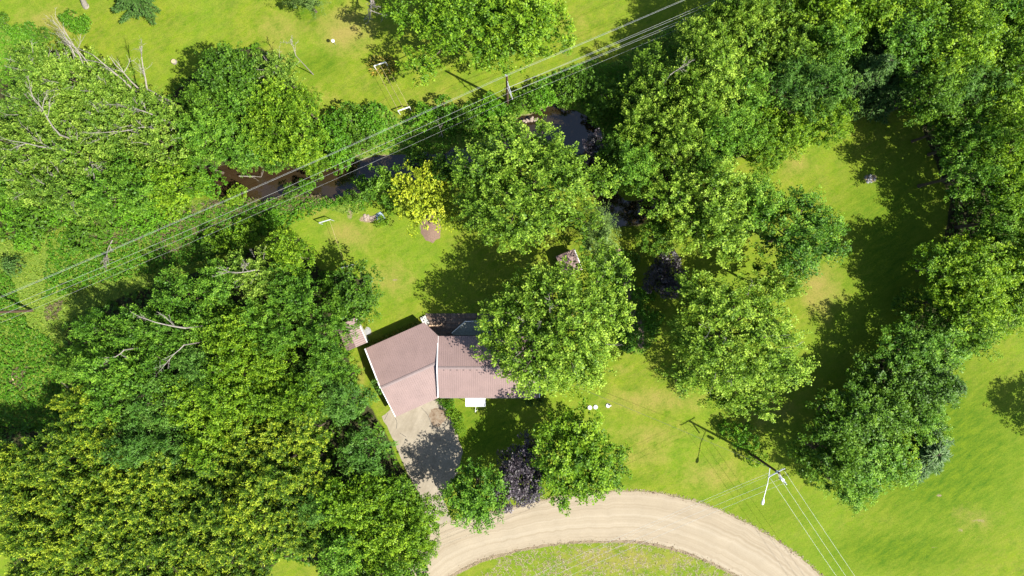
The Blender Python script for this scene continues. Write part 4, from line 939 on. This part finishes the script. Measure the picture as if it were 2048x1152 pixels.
# attachment points relative to the pole base (along LP to the north-west, height)
AT = [(0.0, 12.9), (0.45, 11.9), (-0.75, 10.3), (-1.25, 9.6), (-1.75, 8.0)]
for i, b in enumerate(pb):
    po_ = empty('utility_pole', b, labels[i], 'utility pole', 'utility poles of the stream line')
    m = MB(); m.tube([(0, 0, -.5), (0, 0, 6), (0, 0, 12.8)], [0.21, 0.18, 0.14], 12); m.build('post', M['pole'], po_)
    for k, (o1, hh) in enumerate(AT):
        q = LP * o1
        if abs(o1) > .1:
            m = MB(); m.tube([(0, 0, hh - .05), (q.x, q.y, hh - .05)], 0.045, 5); m.build('bracket', M['galv'], po_)
        m = MB(); m.tube([(q.x, q.y, hh - .15), (q.x, q.y, hh - .08), (q.x, q.y, hh - .05), (q.x, q.y, hh)], [.05, .08, .05, .06], 8); m.build('insulator', M['galv'], po_)
    q = LP * -1.75; m = MB(); m.tube([(0, 0, 11.2), (q.x, q.y, 8.0)], 0.055, 5); m.build('guy_strut', M['galv'], po_)
def wire(name, a, b, sag, r_, mat, label, group=None, n=24, cat='wire'):
    o_loc = a; m = MB(); pts = [a.lerp(b, k / n) - a - Vector((0, 0, sag * 4 * (k / n) * (1 - k / n))) for k in range(n + 1)]
    m.tube(pts, r_, 5, False); o = m.build(name, mat); o.location = o_loc; return props(o, label, cat, group)
nm_ = ['uppermost', 'second', 'third', 'fourth', 'lowest']
for seg, (i, j) in enumerate(((0, 1), (1, 2))):
    for k, (o1, hh) in enumerate(AT):
        a = pb[i] + LP * o1 + Vector((0, 0, hh)); b = pb[j] + LP * o1 + Vector((0, 0, hh))
        wire('power_line', a, b, 1.0 + 0.15 * k, (0.013, 0.009, 0.013, 0.011, 0.009)[k], M['wire'], f'{nm_[k]} cable of the stream line {"left" if seg == 0 else "right"} of the pole above the hedge', 'cables of the stream line', cat='cable')
a = pb[1] + LP * -0.75 + Vector((0, 0, 10.2)); b = pb[2] + LP * -1.3 + Vector((0, 0, 10.0)); wire('power_line', a, b, 1.5, .013, M['wire'], 'thin extra cable twinned with the third stream line cable', 'cables of the stream line', cat='cable')
a = pb[1] + LP * -1.25 + Vector((0, 0, 9.5)); b = pb[2] + LP * -1.8 + Vector((0, 0, 9.1)); wire('power_line', a, b, 1.6, .013, M['wire'], 'thin extra cable twinned with the fourth stream line cable', 'cables of the stream line', cat='cable')

# corner pole by the road
h2 = 11.8; bB = P(1500, 907)
tB = P(1558, 946, h2)
cp = empty('utility_pole', bB, 'corner utility pole by the road with street lamp and crossarms', 'utility pole')
lean = Vector((tB.x - bB.x, tB.y - bB.y, 0)) * 0.5; bB = P(1500, 907) + lean * 0.9; cp.location = bB; lean = Vector((tB.x - bB.x, tB.y - bB.y, 0))
ax_ = lambda z: lean * (z / h2) + Vector((0, 0, z))
m = MB(); m.tube([ax_(-.5), ax_(6), ax_(h2 + .3)], [0.2, .17, .13], 12); m.build('post', M['pole'], cp)
def rel(x, y, z): p = P(x, y, z) - bB; return Vector((p.x, p.y, z))
m = MB(); A1, A2 = rel(1537, 954, h2), rel(1568, 937, h2); m.tube([A1, A2], 0.085, 4); m.build('crossarm', M['galv'], cp)
B1, B2 = rel(1553, 941, h2 - .4), rel(1572, 968, h2 - .4); m = MB(); m.tube([B1, B2], 0.10, 4); m.build('crossarm', M['galv'], cp)
L1, L2 = ax_(8.6), rel(1527, 998, 8.9); m = MB(); m.tube([L1, L1.lerp(L2, .5) + Vector((0, 0, .3)), L2], 0.05, 6); lam = m.build('lamp_arm', M['galv'], cp)
dl = (L2 - L1).normalized(); m = MB(); m.tube([L2 - dl * .1, L2 + dl * .1, L2 + dl * .35, L2 + dl * .7, L2 + dl * .8], [.06, .14, .19, .16, .05], 10); m.build('lamp_head', M['white'], lam)
m = MB(); q = rel(1563, 958, 9.4); m.tube([q - Vector((0, 0, .5)), q, q + Vector((0, 0, .5))], [.2, .22, .2], 12); m.build('transformer', M['galv'], cp)
for q in (A1, A2, A1.lerp(A2, .5), B2, B1.lerp(B2, .7)):
    m = MB(); m.tube([q, q + Vector((0, 0, .12)), q + Vector((0, 0, .25))], [.04, .08, .04], 8); m.build('insulator', M['white'], cp)
cr_ = [(1540, 945, 1067, 1151, 'northernmost'), (1543, 949, 1072, 1156, 'second'), (1563, 957, 1106, 1151, 'third'), (1567, 967, 1139, 1151, 'southernmost')]
def onward(p, x1, y1, z, f=1.5):
    q = P(x1, y1, z - 1.0); e = p + (q - p) * f; e.z = z; return e
for i, (x0_, y0_, x1_, y1_, nme) in enumerate(cr_):
    a = P(x0_, y0_, h2); wire('power_line', a, onward(a, x1_, y1_, h2), 1.0, .012 if i != 1 else .008, M['wire'], f'{nme} cable from the corner pole towards lower left', 'cables from the corner pole', cat='cable')
for i, (x0_, y0_, x1_, y1_, nme) in enumerate([(1541, 957, 1671, 1151, 'left'), (1556, 950, 1690, 1151, 'middle'), (1569, 942, 1708, 1151, 'right')]):
    a = P(x0_, y0_, h2); wire('power_line', a, onward(a, x1_, y1_, h2, 2.5), 0.8, .015, M['wire'], f'{nme} cable from the corner pole towards lower right', 'cables from the corner pole', cat='cable')
a = P(1538, 935, 8.2); b = Vector((HX1 - .2, RY - .5, 4.2)); wire('service_cable', a, b, 0.9, .018, M['cable'], 'thin dark service cable from the corner pole to the house', cat='cable')

# ------------------------------------------------------------------ clothes lines
def cframe(x, y, x2, y2, hz, label, mat):
    a, b = P(x, y, hz), P(x2, y2, hz); c = (a + b) / 2; c.z = 0
    o = empty('drying_stand', c, label, 'clothes line post'); r_ = lambda p, z: (p.x - c.x, p.y - c.y, z)
    m = MB(); m.box((0, 0, hz), ((b - a).length, .13, .13), math.atan2((b - a).y, (b - a).x)); m.build('top_bar', mat, o)
    for p in (a, b): m = MB(); m.tube([r_(p, -.2), r_(p, hz)], .06, 8); m.build('leg', mat, o)
    return a, b
fa = cframe(748, 132, 771, 124, 1.9, 'white clothes line frame standing in the flower bed', M['white'])
fb = cframe(796, 222, 819, 214, 1.9, 'white clothes line frame beside the stream hedge', M['white'])
fc = cframe(638, 446, 661, 439, 1.9, 'grey clothes line frame on the back lawn', M['galv'])
fd = cframe(682, 536, 704, 529, 1.9, 'grey clothes line frame at the wood edge', M['galv'])
for k, nme in ((0.05, 'left'), (0.5, 'middle'), (0.95, 'right')):
    wire('clothes_line', fa[0].lerp(fa[1], k), fb[0].lerp(fb[1], k), .06, .018, M['plank'], f'{nme} line strung between the white clothes line frames', 'clothes lines', n=6, cat='clothes line')
wire('clothes_line', fc[0].lerp(fc[1], .9), fd[0].lerp(fd[1], .4), .06, .018, M['plank'], 'line strung from the grey clothes line frame', n=6, cat='clothes line')

# bird feeder on a pole
o = empty('bird_feeder', P(671, 89), 'white domed bird feeder on a thin pole on the upper lawn', 'bird feeder')
m = MB(); m.tube([(0, 0, -.2), (0, 0, 1.5)], .025, 6); m.build('pole', M['galv'], o)
m = MB(); m.tube([(0, 0, 1.45), (0, 0, 1.5), (0, 0, 1.62), (0, 0, 1.70), (0, 0, 1.73)], [.2, .26, .22, .12, .03], 14); m.build('dome', M['white'], o)
m = MB(); m.tube([(0, 0, 1.25), (0, 0, 1.46)], .10, 10); m.build('seed_tube', M['glass'], o)
# septic lids
for x, y, lb in ((1179.5, 815, 'left one of two round concrete lids on the front lawn'), (1191, 814, 'right one of two adjoining round concrete lids on the front lawn'), (1216, 811, 'single round concrete lid with black vent on the front lawn')):
    o = empty('concrete_lid', P(x, y), lb, 'well lid', 'round concrete lids'); m = MB()
    m.tube([(0, 0, -.1), (0, 0, .10), (0, 0, .13)], [.33, .33, .30], 20); m.build('disc', M['concrete'], o)
    m = MB(); m.tube([(0, 0, .12), (0, 0, .16)], [.08, .06], 10); m.build('knob', M['concrete'], o)
    if '1216' in str(x): 
        m = MB(); m.tube([(.22, .12, .1), (.22, .12, .42)], .09, 10); m.build('vent', M['dark'], o); m = MB(); m.box((.36, 0, .12), (.2, .2, .1), .5); m.build('block', M['concrete'], o)

# ------------------------------------------------------------------ dead trees, branches, stump, logs
def dead(x, y, z0, ang, el, L, seed, label, r0=.09, depth=3, spread=.5, nch=4, name='dead_branch', cat='dead tree', mat='palebark'):
    w = P(x, y, z0); m = MB(); r = np.random.default_rng(seed)
    d = Vector((math.cos(ang) * math.cos(el), math.sin(ang) * math.cos(el), math.sin(el)))
    root = empty(name, (w.x, w.y, 0), label, cat)
    branchy(m, (0, 0, z0), d, L * 0.85, r0, depth, r, spread, nch); m.build('branches', M[mat], root)
    if z0 > 1.6: m = MB(); m.tube([(0, 0, -.3), (0, 0, z0)], [r0 * 1.6, r0], 6); m.build('trunk', M[mat], root)
for a in [(150, 112, 11, R(98), R(38), 4.6, 1, 'bare pale tree at the top of the silvery grove, leftmost', .08, 3, .35, 4),
          (166, 128, 11, R(88), R(42), 5.6, 2, 'bare pale tree at the top of the silvery grove, middle', .08, 3, .35, 4),
          (180, 132, 11, R(116), R(30), 5.6, 3, 'bare pale tree at the top of the silvery grove, right', .08, 3, .35, 4),
          (267, 180, 9, R(122), R(30), 7.0, 4, 'long bare leaning stem above the silvery grove', .11, 2, .3, 3),
          (276, 176, 9, R(104), R(55), 6.4, 5, 'slender bare stem crossing its own shadow on the upper lawn', .10, 2, .4, 3),
          (294, 178, 9, R(94), R(48), 6.5, 6, 'bare forked tree standing against the upper lawn', .11, 3, .5, 4),
          (312, 232, 12, R(160), R(12), 5.5, 7, 'pale dead limb lying over the silvery grove, upper', .10, 3, .4, 4),
          (300, 254, 12, R(172), R(8), 6.0, 8, 'pale dead limb lying over the silvery grove, lower', .10, 3, .4, 4),
          (120, 270, 13, R(128), R(12), 6.5, 9, 'pale dead limb along the left side of the silvery grove', .10, 3, .35, 4),
          (126, 300, 13, R(165), R(8), 7.0, 10, 'pale dead limb pointing to the left border', .10, 3, .35, 4),
          (190, 368, 12, R(80), R(20), 3.0, 11, 'pale twig cluster low in the silvery grove', .07, 3, .8, 4),
          (370, 656, 13.5, R(172), R(6), 5.6, 31, 'thick pale dead tree lying in the lower left wood', .11, 3, .45, 4),
          (368, 690, 13, R(205), R(6), 3.6, 13, 'small pale dead limb below the thick dead tree', .08, 3, .5, 4),
          (248, 700, 13, R(215), R(6), 3.2, 14, 'small pale dead limb at the left of the lower wood', .08, 3, .5, 4),
          (510, 540, 13, R(190), R(15), 3.6, 15, 'pale twig cluster at the top of the lower left wood', .07, 4, .8, 4),
          (225, 480, .4, R(268), R(25), 4.0, 16, 'grey leafless brush tree lying under the power lines', .10, 4, .32, 5),
          (738, -14, 3.5, R(280), R(25), 4.8, 17, 'grey leafless tree at the top border', .14, 4, .55, 5),
          (886, 275, 1.5, R(100), R(30), 2.6, 18, 'small pale leafless sapling in the stream thicket', .05, 3, .7, 4),
          (478, 352, .0, R(-10), R(2), 3.8, 19, 'pale fallen branch lying in the brown water', .08, 3, .4, 3),
          (592, 112, 8, R(100), R(30), 2.6, 20, 'thin leafless twigs above the stream-side grove', .05, 4, .6, 4),
          (1340, 150, 14, R(30), R(20), 3.0, 21, 'pale bare twigs in the upper right wood edge', .05, 3, .6, 4)]:
    dead(*a)
o = empty('tree_stump', P(349, 124), 'pale round tree stump on the upper left lawn', 'stump'); m = MB(); m.tube([(0, 0, -.1), (0, 0, .3), (0, 0, .36)], [.42, .36, .34], 12); m.build('trunk', M['palebark'], o)
m = MB(); m.tube([(0, 0, .365), (0, 0, .37)], [.30, .28], 12); m.build('cut_face', M['plank'], o)
def logm(x, y, x2, y2, r_, label, mat):
    a, b = P(x, y), P(x2, y2); o = empty('fallen_log', a, label, 'log'); m = MB(); m.tube([(0, 0, .35), ((b - a).x * .5, (b - a).y * .5, .4), ((b - a).x, (b - a).y, .35)], [r_, r_ * .9, r_ * .6], 7); m.build('trunk', mat, o)
logm(27, 750, 34, 770, .1, 'pale straight plank lying in the left meadow', M['plank']); logm(118, 756, 140, 775, .14, 'pale broken stem at the edge of the lower left wood', M['plank'])
# leaning pale trunk foot at the top border
o = empty('old_tree', P(172, 12), 'pale thick trunk foot at the top border', 'tree'); m = MB(); e = P(150, -30, 4) - P(172, 12); m.tube([(0, 0, -.3), (0, 0, .2), tuple(e * .3), tuple(e)], [.62, .42, .34, .28], 10); m.build('trunk', M['palebark'], o)
o = empty('stone_slab', P(734, 662), 'grey round slab on the lawn beside the left shed', 'slab'); m = MB(); m.tube([(0, 0, -.1), (0, 0, .06)], [.62, .6], 16); m.build('disc', M['greystone'], o)
# rock pile, tarp, mound
def rock(x, y, s, seed, label, mat, group):
    r = np.random.default_rng(seed); n = 8; vs_ = []; 
    for k, (zz, rr) in enumerate(((-.1, .9), (.25, 1.0), (.55, .6))):
        for j in range(n): a = 2 * math.pi * j / n; q = rr * r.uniform(.75, 1.15); vs_.append((math.cos(a) * q * s, math.sin(a) * q * s * .8, zz * s))
    fs = [(k * n + j, k * n + (j + 1) % n, (k + 1) * n + (j + 1) % n, (k + 1) * n + j) for k in range(2) for j in range(n)] + [tuple(2 * n + j for j in range(n))]
    o = mesh('rock', vs_, fs, mat); w = P(x, y); o.location = w; o.rotation_euler = (0, 0, r.uniform(0, 6)); return props(o, label, 'rock', group)
for i in range(16): rock(726 + random.uniform(0, 24), 431 + random.uniform(0, 8), random.uniform(.16, .36), i, 'pinkish stone of the rock pile at the back lawn edge', M['stone'], 'stones of the pinkish rock pile')
for i in range(12): rock(1046 + i * 2.6 + random.uniform(-2, 2), 243 - i * .6 + random.uniform(-3, 3), random.uniform(.14, .3), 50 + i, 'pale stone on the left shore of the stream pool', M['stone'], 'stones on the shore of the pool')
for i in range(9): rock(1738 + random.uniform(-9, 12), 356 + random.uniform(-6, 8), random.uniform(.14, .32), 80 + i, 'grey stone of the fire ring on the right lawn', M['greystone'], 'stones of the grey fire ring')
r = np.random.default_rng(5); m = MB(); n = 9; g_ = [[(i * .14 - .5, j * .16 - .7, max(0.02, .45 - .9 * abs(i / 8 - .5) - .3 * abs(j / 8 - .5) + r.normal() * .05)) for j in range(n)] for i in range(n)]
m.add([p for row in g_ for p in row], [(i * n + j, (i + 1) * n + j, (i + 1) * n + j + 1, i * n + j + 1) for i in range(n - 1) for j in range(n - 1)])
o = m.build('tarpaulin', M['tarp']); o.location = P(759, 434); o.rotation_euler = (0, 0, .6); props(o, 'crumpled pale blue tarp beside the rock pile', 'tarp')
m = MB(); n = 18; vs_ = [(0, 0, .35)]; 
for k in range(1, 4):
    for j in range(n): a = 2 * math.pi * j / n; q = k / 3 * (1 + r.normal() * .06); vs_.append((math.cos(a) * q * 1.5, math.sin(a) * q * 2.1, .35 * (1 - (k / 3) ** 1.5) + r.normal() * .02 * (k < 3)))
fs = [(0, 1 + j, 1 + (j + 1) % n) for j in range(n)] + [(1 + k * n + j, 1 + (k + 1) * n + j, 1 + (k + 1) * n + (j + 1) % n, 1 + k * n + (j + 1) % n) for k in range(2) for j in range(n)]
m.add(vs_, fs); o = m.build('mulch_mound', M['mulch'], smooth=True); o.location = P(862, 455); props(o, 'brown mulch mound at the foot of the golden tree', 'mulch')
# daylily clumps in the flower bed and along the garage wall
def lily(seed, s=1.0, mat='lily', n=70):
    r = np.random.default_rng(seed); a = r.uniform(0, 6.28, n); d = np.stack([np.cos(a), np.sin(a), r.uniform(.2, 1.1, n)], 1)
    p0 = np.stack([np.cos(a) * .08, np.sin(a) * .08, np.full(n, .05)], 1); L = r.uniform(.45, .85, n) * s
    v1 = kites(p0, d, np.array([0, 0, 1.]) + r.normal(size=(n, 3)) * .2, L, np.full(n, .11) * s)
    return leafmesh('flowering_plant', v1, np.clip(r.normal(size=n) * .28 + .45, 0, 1), M[mat])
lp = [lily(s) for s in (1, 2, 3)]
spots = [(743, 128), (747, 138), (752, 145), (757, 133), (765, 140), (772, 134), (780, 130), (784, 137), (777, 142), (786, 126), (768, 120), (759, 119), (750, 122), (776, 121)]
ORD.append('last'); lrank = {i: k for k, i in enumerate(sorted(range(len(spots)), key=lambda i: spots[i][0]))}
for i, (x, y) in enumerate(spots):
    o = lp[i] if i < 3 else lp[i % 3].copy()
    if i >= 3: C.objects.link(o)
    o.location = P(x, y); o.rotation_euler = (0, 0, i * 1.3); o.scale = (1.15,) * 3; props(o, f'daylily clump in the flower bed round the white frame, {ORD[lrank[i]]} from the left', 'plant', 'daylilies of the upper flower bed')
for i in range(10):
    f = i / 9; o = lp[i % 3].copy(); C.objects.link(o); o.location = P(747 + 92 * f, 687 - 43 * f); o.scale = (.7,) * 3; o.rotation_euler = (0, 0, i * 2.1)
    props(o, f'low plant in the shaded strip behind the garage, {ORD[i]} from the left', 'plant', 'low plants along the garage back wall')
for i, (x, y) in enumerate([(722, 645), (727, 652), (668 + 60, 641)]):
    o = lp[i].copy(); C.objects.link(o); o.location = P(x, y); o.scale = (.9,) * 3; props(o, f'leafy plant beside the little red-roofed shed, {ORD[i]} from the top' if i < 2 else 'leafy plant nearest the top corner of the left shed', 'plant', 'plants beside the left shed')
for kk, pr in proto.items():
    if not kk.startswith('hero') and not pr['used']:
        for ch in list(pr['root'].children): bpy.data.objects.remove(ch)
        bpy.data.objects.remove(pr['root'])
